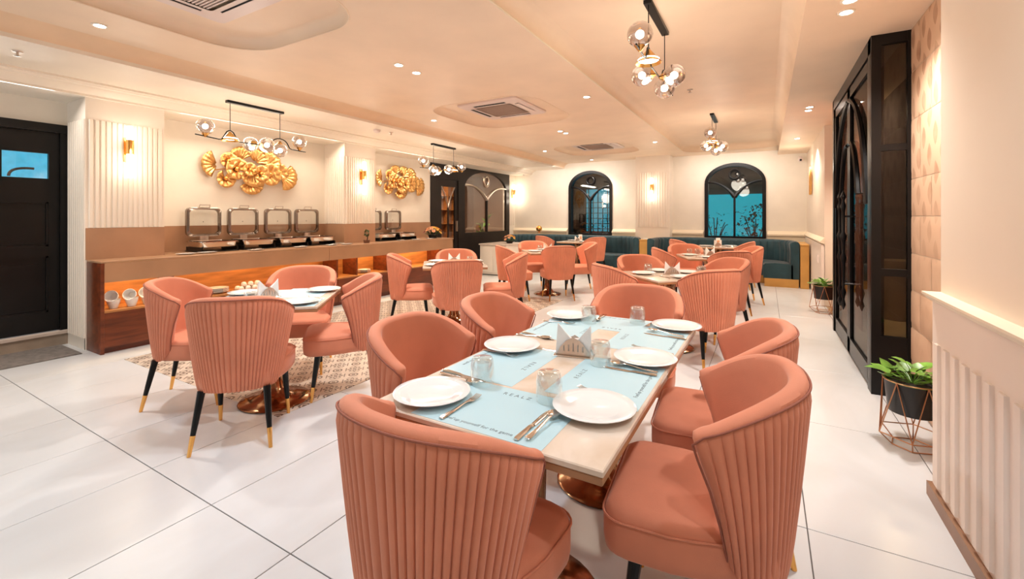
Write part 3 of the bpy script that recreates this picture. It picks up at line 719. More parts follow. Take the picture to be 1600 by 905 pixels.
def cut(me, p, q, label, grp, z=.7512, dz=0):
    # p handle end, q tip; both ground-plan points
    c = ((p[0]+q[0])/2, (p[1]+q[1])/2); a = math.atan2(q[1]-p[1], q[0]-p[0])-PI/2
    o = link(me.name, me); o.location = (c[0], c[1], z+dz); o.rotation_euler = (0, 0, a); tag(o, label, 'cutlery', grp); return o
def text_mesh(s, size):
    c = bpy.data.curves.new('lettering', 'FONT'); c.body = s; c.size = size; c.align_x = 'CENTER'; c.align_y = 'CENTER'; c.extrude = .0001; c.resolution_u = 2
    o = bpy.data.objects.new('lettering', c); COL.objects.link(o)
    dg = bpy.context.evaluated_depsgraph_get(); me = bpy.data.meshes.new_from_object(o.evaluated_get(dg))
    bpy.data.objects.remove(o); me.name = 'lettering'; me.materials.clear(); me.materials.append(ink_m); return me
tx1 = text_mesh("Fuel'up yourself for the game", .0200); tx2 = text_mesh('R E A L Z', .026)
mat_me = MB().bbox(-.22, .22, -.158, .158, 0, .0008, .0003).mesh('placemat', mat_m)
def placemat(x, y, rz, label, grp):
    o = link('placemat', mat_me); o.location = (x, y, .7502); o.rotation_euler = (0, 0, rz); tag(o, label, 'placemat', grp)
    link('lettering', tx1, o, loc=(0, -.125, .0010)); link('lettering', tx2, o, loc=(0, .110, .0010))
GM = 'pale blue placemats on the foreground table'
placemat(-.715, 1.168, 0, 'pale blue placemat at near end of the foreground table', GM)
placemat(-.930, 1.56, -PI/2, 'pale blue placemat at near left of the foreground table', GM)
placemat(-.930, 2.18, -PI/2, 'pale blue placemat at far left of the foreground table', GM)
placemat(-.498, 1.58, PI/2, 'pale blue placemat at near right of the foreground table', GM)
placemat(-.498, 2.18, PI/2, 'pale blue placemat at far right of the foreground table', GM)
placemat(-.715, 2.418, PI, 'pale blue placemat at far end of the foreground table', GM)
GP = 'white plates on the foreground table'
for u, v, lab in ((675, 613, 'white plate at near left corner of the foreground table'), (800, 539, 'white plate halfway along left side of the foreground table'),
                  (888, 492, 'white plate at far left of the foreground table, behind the napkins'), (1057, 509, 'white plate at far right corner of the foreground table'),
                  (1008, 559, 'white plate halfway along right side of the foreground table'), (928, 635, 'white plate at near right of the foreground table')):
    x, y = proj_pt(u, v, .765); plate(x, y, .7514, lab, GP)
GG = 'upside-down tumblers on the foreground table'
for u, v, lab in ((754, 600, 'upside-down glass beside the near left plate'), (858, 627, 'upside-down glass left of the near right plate'), (938, 570, 'upside-down glass right of the napkin holder'),
                  (996, 506, 'upside-down glass at far edge of the foreground table'), (920, 505, 'upside-down glass beside the far left plate')):
    x, y = proj_pt(u, v, .75); tumbler(x, y, lab+' on the foreground table', GG, .7514)
GC = 'cutlery on the foreground table'
def pp(a, b): return proj_pt(a, b, .752)
cut(fork_me, pp(690, 654), pp(747, 621), 'fork right of the near left plate', GC)
cut(knife_me, pp(806, 688), pp(858, 642), 'knife beside the spoon at near end of foreground table', GC)
cut(spoon_me, pp(822, 690), pp(874, 646), 'spoon with large bowl at near end of foreground table', GC, dz=.004)
cut(knife_me, pp(690, 578), pp(762, 598), 'knife above the near left plate by the glass', GC)
cut(spoon_me, pp(684, 582), pp(752, 603), 'spoon above the near left plate by the glass', GC)
cut(fork_me, pp(753, 546), pp(812, 560), 'fork beside the middle left plate', GC)
cut(knife_me, pp(812, 519), pp(872, 533), 'knife left of the napkin holder', GC)
cut(spoon_me, pp(808, 523), pp(860, 530), 'spoon left of the napkin holder', GC)
cut(fork_me, pp(852, 502), pp(895, 507), 'fork before the far left plate', GC)
cut(fork_me, pp(985, 632), pp(902, 606), 'fork half hidden under the near right plate', GC)
cut(knife_me, pp(1026, 588), pp(942, 573), 'knife before the middle right plate', GC)
cut(spoon_me, pp(1024, 584), pp(958, 570), 'spoon before the middle right plate', GC, dz=.004)
cut(fork_me, pp(1052, 555), pp(988, 542), 'fork behind the middle right plate', GC)
cut(knife_me, pp(1070, 531), pp(1008, 521), 'knife before the far right plate', GC)
cut(spoon_me, pp(1068, 528), pp(1013, 517), 'spoon before the far right plate', GC, dz=.004)
cut(fork_me, pp(1025, 502), pp(1008, 513), 'fork left of the far right plate', GC)
cut(knife_me, pp(942, 492), pp(926, 503), 'knife at far end beside the far left glass', GC)
cut(spoon_me, pp(947, 492), pp(931, 503), 'spoon at far end beside the far left glass', GC)
# napkin holder: pierced steel triangles and folded paper napkins standing between them
def build_holder():
    t = thing('napkin_holder', '', 'napkin holder')
    tri = [(-.075, 0), (.075, 0), (.055, .035), (.03, .062), (0, .078), (-.03, .062), (-.055, .035)]
    slots = [[(-.04+.02*k-.003, .018), (-.04+.02*k-.003, .052-abs(k-2)*.006), (-.04+.02*k+.003, .052-abs(k-2)*.006), (-.04+.02*k+.003, .018)] for k in range(5)]
    for y in (-.020, .020):
        MB().prism(tri, y-.0008, y+.0008, M=Matrix(((1, 0, 0, 0), (0, 0, 1, 0), (0, 1, 0, .006), (0, 0, 0, 1))), holes=slots).obj('side_plate', steel_m, t)
    MB().bbox(-.085, .085, -.035, .035, 0, .006, .002).obj('base_plate', chrome_m, t)
    for k, (a, s) in enumerate(((-.22, -1), (.0, 1), (.2, 1))):
        y = -.010+.010*k
        prf = [(-.075, .008), (.02*s*.0, .075), (.075, .008)]
        MB().prism([(-.078+.004*k, .007), (.078-.004*k, .007), (.072, .135-.01*k), (.02, .075), (-.01, .072), (-.068, .138-.012*k)], y-.003, y+.003, M=Matrix(((1, 0, 0, 0), (0, 0, 1, 0), (0, 1, 0, 0), (0, 0, 0, 1)))).obj('napkin', napkin_m, t)
    return t
h0 = build_holder()
GH = 'napkin holders on the tables'
x, y = proj_pt(897, 556, .75)
h0.location = (x, y, .75); h0.rotation_euler = (0, 0, R(12)); h0['label'] = 'pierced steel napkin holder with folded white napkins, middle of the foreground table'; h0['group'] = GH
HL = {'left': (-.05, .0, 60), 'buffet end': (0, 0, 0), 'centre rear': (0, 0, 0), 'middle right': (.02, -.02, -15), 'rear right': (.03, .03, 10), 'left banquette': (.0, 0, 30), 'right banquette': (.0, -.05, 0)}
SETS = {'left': [(.24, -.25, 'P'), (.28, .26, 'P'), (-.27, .2, 'P')], 'buffet end': [(-.2, .27, 'P'), (.27, .2, 'P'), (-.25, -.2, 'P')],
        'centre rear': [(-.26, -.1, 'P'), (.02, -.26, 'P'), (.26, .12, 'P'), (-.02, .26, 'P')], 'middle right': [(-.24, .1, 'P'), (-.02, -.26, 'P'), (.26, .05, 'P'), (.05, .26, 'P')],
        'rear right': [(-.25, .1, 'P'), (-.08, -.26, 'P'), (.25, .0, 'P')], 'left banquette': [(.22, -.2, 'P'), (-.2, .2, 'P')], 'right banquette': [(-.2, -.2, 'P'), (.22, .1, 'P')]}
POS = ['nearest the wall side', 'on the viewer side', 'on the far side', 'at the back edge']
for k, (hx, hy, ha) in HL.items():
    tx, ty, ta, lab = TB[k]; c, s = math.cos(R(ta)), math.sin(R(ta))
    def W(a, b): return (tx+a*c-b*s, ty+a*s+b*c)
    q = W(hx, hy); dup(h0, (q[0], q[1], .75), R(29.9+ha), 'steel napkin holder with white napkins on the %s table' % k, GH)
    for n, (a, b, _) in enumerate(SETS[k]):
        q = W(a, b)
        plate(q[0], q[1], .7505, 'white plate %s of the %s table' % (POS[n], k), 'white plates on the %s table' % k)
        r_ = math.hypot(a, b); ux, uy = a/r_, b/r_; vx, vy = -uy, ux
        if r_ > .2 and k != 'left banquette':
            for sd, me, nm in ((1, fork_me, 'fork'), (-1, knife_me, 'knife')):
                e = .17 if abs(a) > abs(b) else .17
                c0 = (a*.72+vx*sd*e*.95, b*.72+vy*sd*e*.95)
                if max(abs(c0[0]), abs(c0[1])) > .30: continue
                p0 = W(c0[0]+ux*.09, c0[1]+uy*.09); p1 = W(c0[0]-ux*.09, c0[1]-uy*.09)
                cut(me, p0, p1, '%s beside the plate %s of the %s table' % (nm, POS[n], k), 'cutlery on the %s table' % k)
for k, lst in {'centre rear': [(-.1, .15), (.16, -.12)], 'middle right': [(-.12, .2), (.22, -.2), (.3, -.12)], 'rear right': [(-.2, .3), (-.08, .3), (-.0, .12)], 'buffet end': [(.2, -.02)], 'left': [(-.06, -.28)]}.items():
    tx, ty, ta, lab = TB[k]; c, s = math.cos(R(ta)), math.sin(R(ta))
    for n, (a, b) in enumerate(lst): tumbler(tx+a*c-b*s, ty+a*s+b*c, 'upside-down glass %s the napkin holder on the %s table' % (('left of', 'right of', 'before')[n], k), 'upside-down tumblers on the %s table' % k)
for k, y_ in (('left', 0),):
    tx, ty, ta, lab = TB[k]; c, s = math.cos(R(ta)), math.sin(R(ta))
    for n, (a, b, rz) in enumerate(((.18, -.22, 0), (.2, .2, PI/2), (-.2, .2, PI))):
        o = link('placemat', mat_me); o.location = (tx+a*.8*c-b*s, ty+a*.8*s+b*c, .7502); o.rotation_euler = (0, 0, R(ta)+rz); tag(o, 'pale blue placemat under the plate %s of the left table' % POS[n], 'placemat', 'pale blue placemats on the left table')
# menu stands on the banquette tables
for k, col in (('left banquette', 'left'), ('right banquette', 'right')):
    tx, ty, ta, lab = TB[k]
    t = thing('table_card', 'small folded pink and white card standing on the %s table' % k, 'card', (tx-.02, ty+.26, .75), R(30))
    MB().loft([[(-.05, -.02, 0), (.05, -.02, 0)], [(-.045, 0, .16), (.045, 0, .16)], [(-.05, .02, 0), (.05, .02, 0)]], closed=False).obj('card_sheet', napkin_m, t)
    MB().loft([[(-.03, -.0175, .04), (.03, -.0175, .04)], [(-.028, -.008, .11), (.028, -.008, .11)]], closed=False).obj('printed_panel', flo_m[4], t)

# ================================================================ BUFFET COUNTER
bc = thing('buffet_counter', 'long stone-topped buffet counter with lit walnut shelves below', 'counter', (0, 0, 0))
XF, XB = -5.60, -5.955
CY0, CY1 = 1.73, 7.32
MB().bbox(XB, XF, CY0, CY1, .89, .91, .003).box(XW+.01, XB, 2.40, 4.87, .89, .91).box(XW+.01, XB, 5.54, CY1, .89, .91).obj('worktop', apron_m, bc)
for a, b in ((CY0+.03, 4.32), (4.325, CY1)): MB().box(XF-.02, XF, a, b, .70, .889).obj('apron_panel', apron_m, bc)
MB().bbox(XB, XF, CY0, CY0+.03, 0, .888, .002).obj('end_panel', wood_m, bc)
MB().bbox(XB-.02, XB, CY0-.01, CY0+.03, 0, .9, .002).obj('corner_strip', wallp_m, bc)
MB().bbox(XB, XF, CY1-.03, CY1, 0, .888, .002).obj('end_panel', wood_m, bc)
MB().bbox(XB+.01, XF, CY0+.03, CY1-.03, .40, .425, .003).obj('shelf', woodl_m, bc)
MB().box(XB, XB+.012, CY0+.03, CY1-.03, .425, .889).obj('back_panel', woodl_m, bc)
for a, b in ((CY0+.03, 2.34), (2.345, 4.48), (4.485, 5.49), (5.495, CY1-.03)): MB().box(XF-.025, XF-.004, a, b, .06, .40).obj('base_panel', wood_m, bc)
MB().box(XF-.06, XF-.05, CY0+.03, CY1-.03, 0, .06).obj('toe_kick', wood_m, bc)
for y_ in (2.34, 4.48, 4.85, 5.49, 6.9): MB().box(XB+.012, XF-.021, y_-.012, y_+.012, .425, .889).obj('divider', wood_m, bc)
cells = [(1.76, 2.33), (2.35, 4.47), (4.49, 4.84), (4.86, 5.48), (5.50, 6.89), (6.91, 7.28)]
for n, (a, b) in enumerate(cells):
    MB().box(XF-.05, XF-.035, a+.02, b-.02, .872, .888).obj('light_strip', led_m, bc)
    if n not in (1,): lamp('AREA', 'shelf_light', (XF-.10, (a+b)/2, .86), 5.0*(b-a), (1, .68, .34), (0, 0, 0), shape='RECTANGLE', size=.05, size_y=b-a-.08)
    else: lamp('AREA', 'shelf_light', (XF-.10, (a+b)/2, .86), 4.0, (1, .68, .34), (0, 0, 0), shape='RECTANGLE', size=.05, size_y=b-a-.2)
# chafing dishes
def build_chafer():
    t = thing('chafing_dish', '', 'chafing dish')
    # y along the counter, +x to the room
    MB().bbox(-.20, .20, -.225, .225, 0, .012, .004).box(-.19, .19, -.215, -.20, .012, .06).box(-.19, .19, .20, .215, .012, .06).obj('stand', black_m, t)
    MB().loft([[(x*s, y*s, z) for x, y in rrect(-.19, .19, -.215, .215, .05, 4)] for s, z in ((.9, .055), (.96, .06), (1, .115), (1.06, .12), (1.06, .128), (.97, .128), (.95, .10), (.9, .075))], caps=True).obj('water_pan', chrome_m, t)
    MB().loft([[(x*s, y*s, z) for x, y in rrect(-.17, .17, -.20, .20, .04, 4)] for s, z in ((1, .129), (1.02, .135), (.94, .135), (.9, .10))], caps=True).obj('food_pan', chrome_m, t)
    MB().bbox(-.235, -.20, -.05, .05, .12, .20, .006).obj('hinge', steel_m, t)
    # lid standing open: rounded frame with glass window, facing the room
    lid = MB()
    def ring(ins, x): return [(x, y, z) for y, z in rrect(-.205+ins, .205-ins, .185+ins, .555-ins, .055, 5)]
    lid.loft([ring(.0, -.24), ring(.0, -.20), ring(.012, -.19), ring(.028, -.185), ring(.030, -.20), ring(.030, -.235), ring(.0, -.24)])
    l = lid.obj('lid', P('dark_steel_lid', (.30, .25, .22), .2, metal=1, var=.05), t, ang=40)
    MB().prism([(y, z) for y, z in rrect(-.18, .18, .21, .53, .04, 4)], -.238, -.234, M=MYZ).obj('lid_window', clear_glass('lid_glass', (.97, .97, .96), .02, .02, .15), l)
    MB().sphere((-.23, 0, .37), .006, 8, 6).obj('lid_knob', black_m, l)
    MB().tube([(-.20, -.06, .555), (-.185, -.06, .59), (-.185, .06, .59), (-.20, .06, .555)], .007, 8).obj('lid_handle', steel_m, t)
    return t
c0 = build_chafer()
CHF = [(2.99, 'first chafing dish from the near end of the buffet, lid open'), (3.49, 'second chafing dish from the near end of the buffet, lid open'), (4.0, 'third chafing dish from the near end of the buffet, lid open'), (4.48, 'fourth chafing dish, beside the second fluted pillar'),
       (5.84, 'chafing dish half hidden behind the second fluted pillar'), (6.36, 'farthest chafing dish before the flower arrangement')]
GCF = 'chafing dishes on the buffet'
for n, (y_, lab) in enumerate(CHF):
    if n == 0: c0.location = (-6.13, y_, .911); c0['label'] = lab; c0['group'] = GCF
    else: dup(c0, (-6.13, y_, .911), 0, lab, GCF)
rest_me = MB().lathe([(.001, .002), (.05, .002), (.075, .010), (.078, .013), (.05, .006), (.001, .005)], 24).mesh('spoon_rest', china_m, 60)
for n, y_ in enumerate((2.56, 2.78, 3.32, 3.95, 4.47, 4.75, 5.95, 6.35, 6.75)):
    o = link('spoon_rest', rest_me); o.location = (-5.74 if n > 1 else -5.82, y_, .911); o.scale = (.9, 1.4, 1)
    tag(o, 'small white dish on the buffet %s' % ('at the near end by the first pillar', 'before the first chafing dish, left', 'between first and second chafing dishes', 'before the third chafing dish', 'before the fourth chafing dish', 'by the second pillar', 'before the half hidden chafing dish', 'before the farthest chafing dish', 'near the flower arrangement')[n], 'dish', 'small white dishes along the buffet edge')
    if n in (2, 3, 4, 6):
        s_ = link('serving_spoon', spoon_me); s_.location = (-5.74, y_, .922); s_.rotation_euler = (0, 0, .3); tag(s_, 'serving spoon lying on the dish %s' % {2: 'between first and second chafing dishes', 3: 'before the third chafing dish', 4: 'before the fourth chafing dish', 6: 'before the half hidden chafing dish'}[n], 'spoon', 'serving spoons on the buffet')
# shelf crockery
cup_me = MB().lathe([(.001, 0), (.028, 0), (.03, .006), (.044, .05), (.048, .075), (.045, .075), (.041, .05), (.027, .01), (.001, .008)], 24).mesh('bowl', china_m, 60)
for n, (y_, dx) in enumerate(((1.86, 0), (2.00, .02), (2.14, .0))):
    t = thing('stacked_bowl', 'white bowl tipped sideways on lit shelf at counter end, %s of three' % ('leftmost', 'middle', 'rightmost')[n], 'bowl', (-5.70+dx, y_, .426), R(-40), 'bowls at the near end of the shelf')
    o = link('bowl_body', cup_me, t, loc=(0, 0, .0)); 
    o = link('bowl_body', cup_me, t, loc=(-.030, 0, .088), rot=(0, R(75), 0)); t.scale = (1.2, 1.2, 1.2)
def pstack(x, y, z, n, label, sc=1):
    for k in range(n): plate(x, y, z+.011*k, '%s, number %s from the bottom' % (label, ('one', 'two', 'three', 'four', 'five', 'six')[k]), label, sc)
for k in range(5): plate(-5.77, 2.86, .426+.011*k, 'white plate in the shelf stack behind the left table, %s' % ('bottom', 'second from bottom', 'middle', 'second from top', 'top')[k], 'plate stack on the shelf behind the left table')
for k in range(4): plate(-5.77, 5.12, .426+.012*k, 'white plate in the far shelf stack, %s' % ('bottom', 'second', 'third', 'top')[k], 'plate stack in the far shelf cell', .85)
sb = MB().lathe([(.034, 0), (.036, .002), (.03, .03), (.018, .045), (.001, .047)], 18).mesh('tea_cup', china_m, 60)
for i in range(2):
    for j in range(4):
        o = link('tea_cup', sb); o.location = (-5.72-.08*i, 3.12+.085*j, .4265); tag(o, 'white cup upside down on the lit shelf, %s row %s from left' % (('front', 'back')[i], ('first', 'second', 'third', 'fourth')[j]), 'cup', 'upside-down cups on the shelf')
for j in range(3):
    o = link('tea_cup', sb); o.location = (-5.75, 3.17+.085*j, .474); tag(o, 'white cup on top of the shelf cups, %s' % ('left', 'middle', 'right')[j], 'cup', 'upside-down cups on the shelf')

# plants and flowers
t = thing('potted_bonsai', 'tiny dark potted bonsai on the counter before the second pillar', 'plant', (-5.76, 5.17, .911))
MB().lathe([(.001, 0), (.045, 0), (.055, .05), (.048, .05), (.001, .045)], 20).obj('pot', P('brown_pot', (.16, .07, .04), .5, var=.2), t)
MB().tube(bez((0, 0, .04), (.02, .02, .09), (0, 0, .14)), .007).obj('stem', dark_m, t)
rn = random.Random(2); f = MB()
for k in range(160):
    a, b = rn.uniform(0, 6.3), rn.uniform(-1, 1); q = .05*rn.uniform(.5, 1)
    M = Matrix.Translation((q*math.cos(a)*math.sqrt(1-b*b), q*math.sin(a)*math.sqrt(1-b*b), .165+q*b)) @ Matrix.Rotation(a, 4, 'Z') @ Matrix.Rotation(b*1.5, 4, 'X')
    f.add([(0, 0, 0), (.008, .01, .002), (0, .022, 0), (-.008, .01, .002)], [(0, 1, 2, 3)], M)
o = f.obj('foliage', leafd_m, t); o['kind'] = 'stuff'
def bouquet(loc, label, R_=.14, n=20, seed=1, pot=.07):
    rn = random.Random(seed); t = thing('flower_arrangement', label, 'flowers', loc)
    MB().lathe([(.001, 0), (R_*.45, 0), (R_*.6, pot), (R_*.5, pot), (.001, pot*.9)], 20).obj('bowl', dark_m, t)
    for k in range(n):
        a = 2.4*k; q = R_*math.sqrt((k+.5)/n); z = pot+.02+R_*.75*math.sqrt(max(0, 1-(q/R_)**2))
        m = flo_m[(0, 1, 4, 0, 2, 1, 3, 4)[k % 8]]; f = MB(); rr = R_*.30
        for lay, (cnt, sc, up) in enumerate(((7, 1, .2), (5, .7, .6), (3, .4, 1.1))):
            for p in range(cnt):
                M = Matrix.Translation((q*math.cos(a), q*math.sin(a), z)) @ Matrix.Rotation(a, 4, 'Z') @ Matrix.Rotation(q/R_*.9, 4, 'Y') @ Matrix.Rotation(2*PI*p/cnt+lay*.4, 4, 'Z') @ Matrix.Rotation(-up, 4, 'Y')
                l = rr*sc; f.add([(0, 0, 0), (l*.5, l*.32, l*.08), (l, 0, l*.18), (l*.5, -l*.32, l*.08)], [(0, 1, 2, 3)], M)
        f.obj('flower', m, t)
    g = MB()
    for k in range(24):
        a = rn.uniform(0, 6.3); M = Matrix.Translation((R_*.4*math.cos(a), R_*.4*math.sin(a), pot)) @ Matrix.Rotation(a, 4, 'Z') @ Matrix.Rotation(-rn.uniform(-.1, .9), 4, 'Y')
        l = R_*rn.uniform(.6, .95); g.add([(0, 0, 0), (l*.5, l*.15, .01), (l, 0, 0), (l*.5, -l*.15, .01)], [(0, 1, 2, 3)], M)
    g.obj('greenery', leafd_m, t)['kind'] = 'stuff'
bouquet((-5.95, 7.08, .911), 'orange, white and maroon flower arrangement on the far end of the buffet', .17, 22, 1)
cab = thing('white_cabinet', 'low white cabinet before the dark partition', 'cabinet', (-5.45, 8.95, 0))
MB().bbox(-.36, .36, -.35, .6, .02, .69, .005).obj('body', wallp_m, cab); MB().bbox(-.38, .38, -.38, .62, .69, .72, .005).obj('top', marble_sill_m, cab)
for s in (-1, 1): MB().bbox(-.17+s*.176, .17+s*.176, -.362, -.351, .06, .66, .004).obj('door', wallp_m, cab)
bouquet((-5.3, 9.1, .721), 'small orange and white flowers on the white cabinet', .15, 16, 4, .05)
t = thing('golden_globe_ornament', 'small golden ball ornament standing on the left banquette ledge', 'ornament', (-5.45, 10.98, .90))
MB().lathe([(.001, 0), (.05, 0), (.05, .01), (.012, .02), (.012, .04)], 20).obj('foot', brass_m, t); MB().sphere((0, 0, .12), .085, 24, 14).obj('ball', brass_m, t, ang=60)
# wire plant stands with pothos
def build_stand():
    t = thing('plant_stand', '', 'potted plant')
    hx = [(.17*math.cos(2*PI*i/6), .17*math.sin(2*PI*i/6)) for i in range(6)]
    tp = [(.135*math.cos(2*PI*(i+.5)/6), .135*math.sin(2*PI*(i+.5)/6)) for i in range(6)]
    s = MB()
    for i in range(6):
        a = (*hx[i], .07); b = (*hx[(i+1) % 6], .07); c = (*tp[i], .385); g = (hx[i][0]*.62, hx[i][1]*.62, .004); g2 = (hx[(i+1) % 6][0]*.62, hx[(i+1) % 6][1]*.62, .004)
        for p, q in ((a, b), (a, c), (b, c), (a, g), (g, g2)): s.tube([p, q], .0032, 6)
    s.tube([(.138*math.cos(2*PI*i/24), .138*math.sin(2*PI*i/24), .385) for i in range(24)], .0035, 6, closed=True)
    s.obj('wire_stand', P('copper_wire', (.55, .27, .14), .3, metal=1, var=.1), t)
    MB().lathe([(.001, .20), (.115, .20), (.132, .38), (.125, .38), (.12, .36), (.001, .36)], 32).obj('pot', P('black_pot', (.01, .01, .01), .3, var=.2), t)
    MB().tube([(.130*math.cos(2*PI*i/28), .130*math.sin(2*PI*i/28), .382) for i in range(28)], .005, 6, closed=True).obj('pot_rim', leaf_m, t, label='thin green rim')
    MB().lathe([(.001, .362), (.12, .362), (.12, .366), (.001, .370)], 20).obj('soil', soil_m, t)
    rn = random.Random(9)
    for k in range(26):
        a = 2.4*k+rn.uniform(-.3, .3); q = .12*math.sqrt((k+.5)/26)*1.15; z = .40+.09*rn.random()*(1.25-q/.14)
        l = rn.uniform(.065, .105); tilt = rn.uniform(-.4, 1.0)
        M = Matrix.Translation((q*math.cos(a), q*math.sin(a), z)) @ Matrix.Rotation(a+rn.uniform(-.8, .8), 4, 'Z') @ Matrix.Rotation(-tilt, 4, 'Y')
        hv = [(0, 0, 0), (.08, .34, .06), (.35, .47, .08), (.7, .30, .04), (1, 0, -.08), (.7, -.30, .04), (.35, -.47, .08), (.08, -.34, .06), (.4, 0, 0), (.7, 0, -.02)]
        MB().add([(x_*l, y_*l, z_*l) for x_, y_, z_ in hv], [(0, 1, 2, 8), (8, 2, 3, 9), (9, 3, 4), (9, 4, 5), (8, 9, 5, 6), (0, 8, 6, 7)], M).tube([(0, 0, .365), (q*.5*math.cos(a), q*.5*math.sin(a), z*.9+.02), (q*math.cos(a), q*math.sin(a), z)], .002, 5).obj('leaf', leaf_m, t, ang=70)
    return t
s0 = build_stand(); s0.location = (.745, 3.42, 0); s0.rotation_euler = (0, 0, .3)
s0['label'] = 'leafy pothos in a black pot on a copper wire stand by the near right wall'; s0['group'] = 'pothos on wire stands'
dup(s0, (.70, 7.55, 0), 1.0, 'leafy pothos on wire stand beyond the black entrance doors', 'pothos on wire stands')

# ================================================================ BANQUETTES
def banquette(path, label, closed_ends=True):
    # path: outer back line in plan, running so that the seat lies to its left side normal n
    pts = [Vector(p) for p in path]; L = [0]
    for i in range(1, len(pts)): L.append(L[-1]+(pts[i]-pts[i-1]).length)
    tot = L[-1]; nch = round(tot/.155); S = 6; N = nch*S
    def at(s):
        s = min(max(s, 0), tot-1e-6); i = max(k for k in range(len(L)) if L[k] <= s); i = min(i, len(pts)-2)
        return pts[i].lerp(pts[i+1], (s-L[i])/(L[i+1]-L[i]))
    def fr(s):
        d = (at(s+.12)-at(s-.12)).normalized(); return at(s), Vector((d.y, -d.x))
    t = thing('banquette', label, 'sofa')
    cols = []; sc_ = []; pl = []
    for i in range(N+1):
        s = tot*i/N; p, n = fr(s); rib = math.sin(PI*((i % S)/S))**.5*.022
        prof = [(0, .16), (0, .84), (.02, .865), (.07, .875), (.11+rib, .86), (.135+rib, .82), (.12+rib, .65), (.13+rib, .45), (.13, .16)]
        cols.append([(p.x+n.x*o, p.y+n.y*o, z) for o, z in prof])
        pr2 = [(.10, .16), (.10, .42), (.16, .445), (.40, .455), (.56, .44), (.59, .41), (.59, .16)]
        sc_.append([(p.x+n.x*o, p.y+n.y*o, z) for o, z in pr2])
        pl.append([(p.x+n.x*o, p.y+n.y*o, z) for o, z in ((.01, 0), (.01, .16), (.57, .16), (.57, .06), (.57, 0))])
    MB().loft(cols, caps=True).obj('backrest', teal_m, t, ang=60)
    MB().loft(sc_[::2], caps=True).obj('seat', teal_m, t, ang=60)
    MB().loft(pl[::3], caps=True).obj('plinth', goldp_m, t, ang=50)
    return t
def upath(x0, x1, y0, yb, r):
    p = [(x0, y0)]
    p += [(x0+r-r*math.cos(t), yb-r+r*math.sin(t)) for t in [PI/2*i/8 for i in range(9)]]
    p += [(x1-r+r*math.sin(t), yb-r+r*math.cos(t)) for t in [PI/2*i/8 for i in range(9)]]
    p += [(x1, y0)]; return p
banquette(upath(-2.27, .54, 9.90, 10.965, .70), 'dark teal channel-tufted banquette under the right arched window')
banquette(upath(-6.05, -2.52, 10.15, 10.965, .65), 'dark teal channel-tufted banquette under the left arched window')
for x0, x1, y0, y1, lab in ((.553, .69, 9.86, 10.9, 'gold end block at right end of the right teal banquette'), (-2.50, -2.29, 10.15, 10.93, 'gold divider block between the two teal banquettes')):
    t = thing('gold_divider', lab, 'divider', ((x0+x1)/2, (y0+y1)/2, 0)); hw, hl = (x1-x0)/2, (y1-y0)/2
    MB().bbox(-hw, hw, -hl, hl, 0, .80, .004).obj('body', goldp_m, t); MB().bbox(-hw-.003, hw+.003, -hl-.01, hl, .80, .83, .004).obj('top', goldp_m, t)
o = MB().bbox(-2.44, -2.34, 10.25, 10.35, .831, .86, .003).obj('small_box', napkin_m); tag(o, 'small white box on the gold divider between banquettes', 'box')

# ================================================================ CEILING FITTINGS
def cassette(x, y, label):
    z = ZM+.088
    t = thing('air_conditioner', label, 'air conditioner', (x, y, z), 0, 'ceiling cassette air conditioners')
    h = .475
    MB().loft([[(a*s, b*s, zz) for a, b in rrect(-h, h, -h, h, .04, 3)] for s, zz in ((1, 0), (1, -.02), (.97, -.032), (.62, -.036))]).obj('fascia', plastic_m, t, ang=30)
    g = MB().box(-.27, .27, -.27, .27, -.032, -.030); g.obj('filter', grille_m, t)
    for k in range(22): MB().box(-.27, .27, -.265+.0245*k, -.265+.0245*k+.010, -.040, -.034).obj('grille_slat', plastic_m if x < -3.2 and y < 3 else grille_m, t)
    for k in range(4):
        M = Matrix.Rotation(PI/2*k, 4, 'Z')
        MB().box(-.25, .25, .335, .385, -.0365, -.034, M).obj('louvre_slot', dark_m, t)
        MB().box(-.25, .25, .345, .400, -.044, -.0405, M).obj('louvre', plastic_m, t) if (k in (0, 3) or y < 3) else None
    return t
cassette(-3.28, 1.44, 'large white ceiling cassette air conditioner at top left, nearest the viewer')
cassette(-3.28, 5.44, 'ceiling cassette air conditioner in the middle recess')
cassette(-3.2, 9.3, 'farthest ceiling cassette air conditioner')
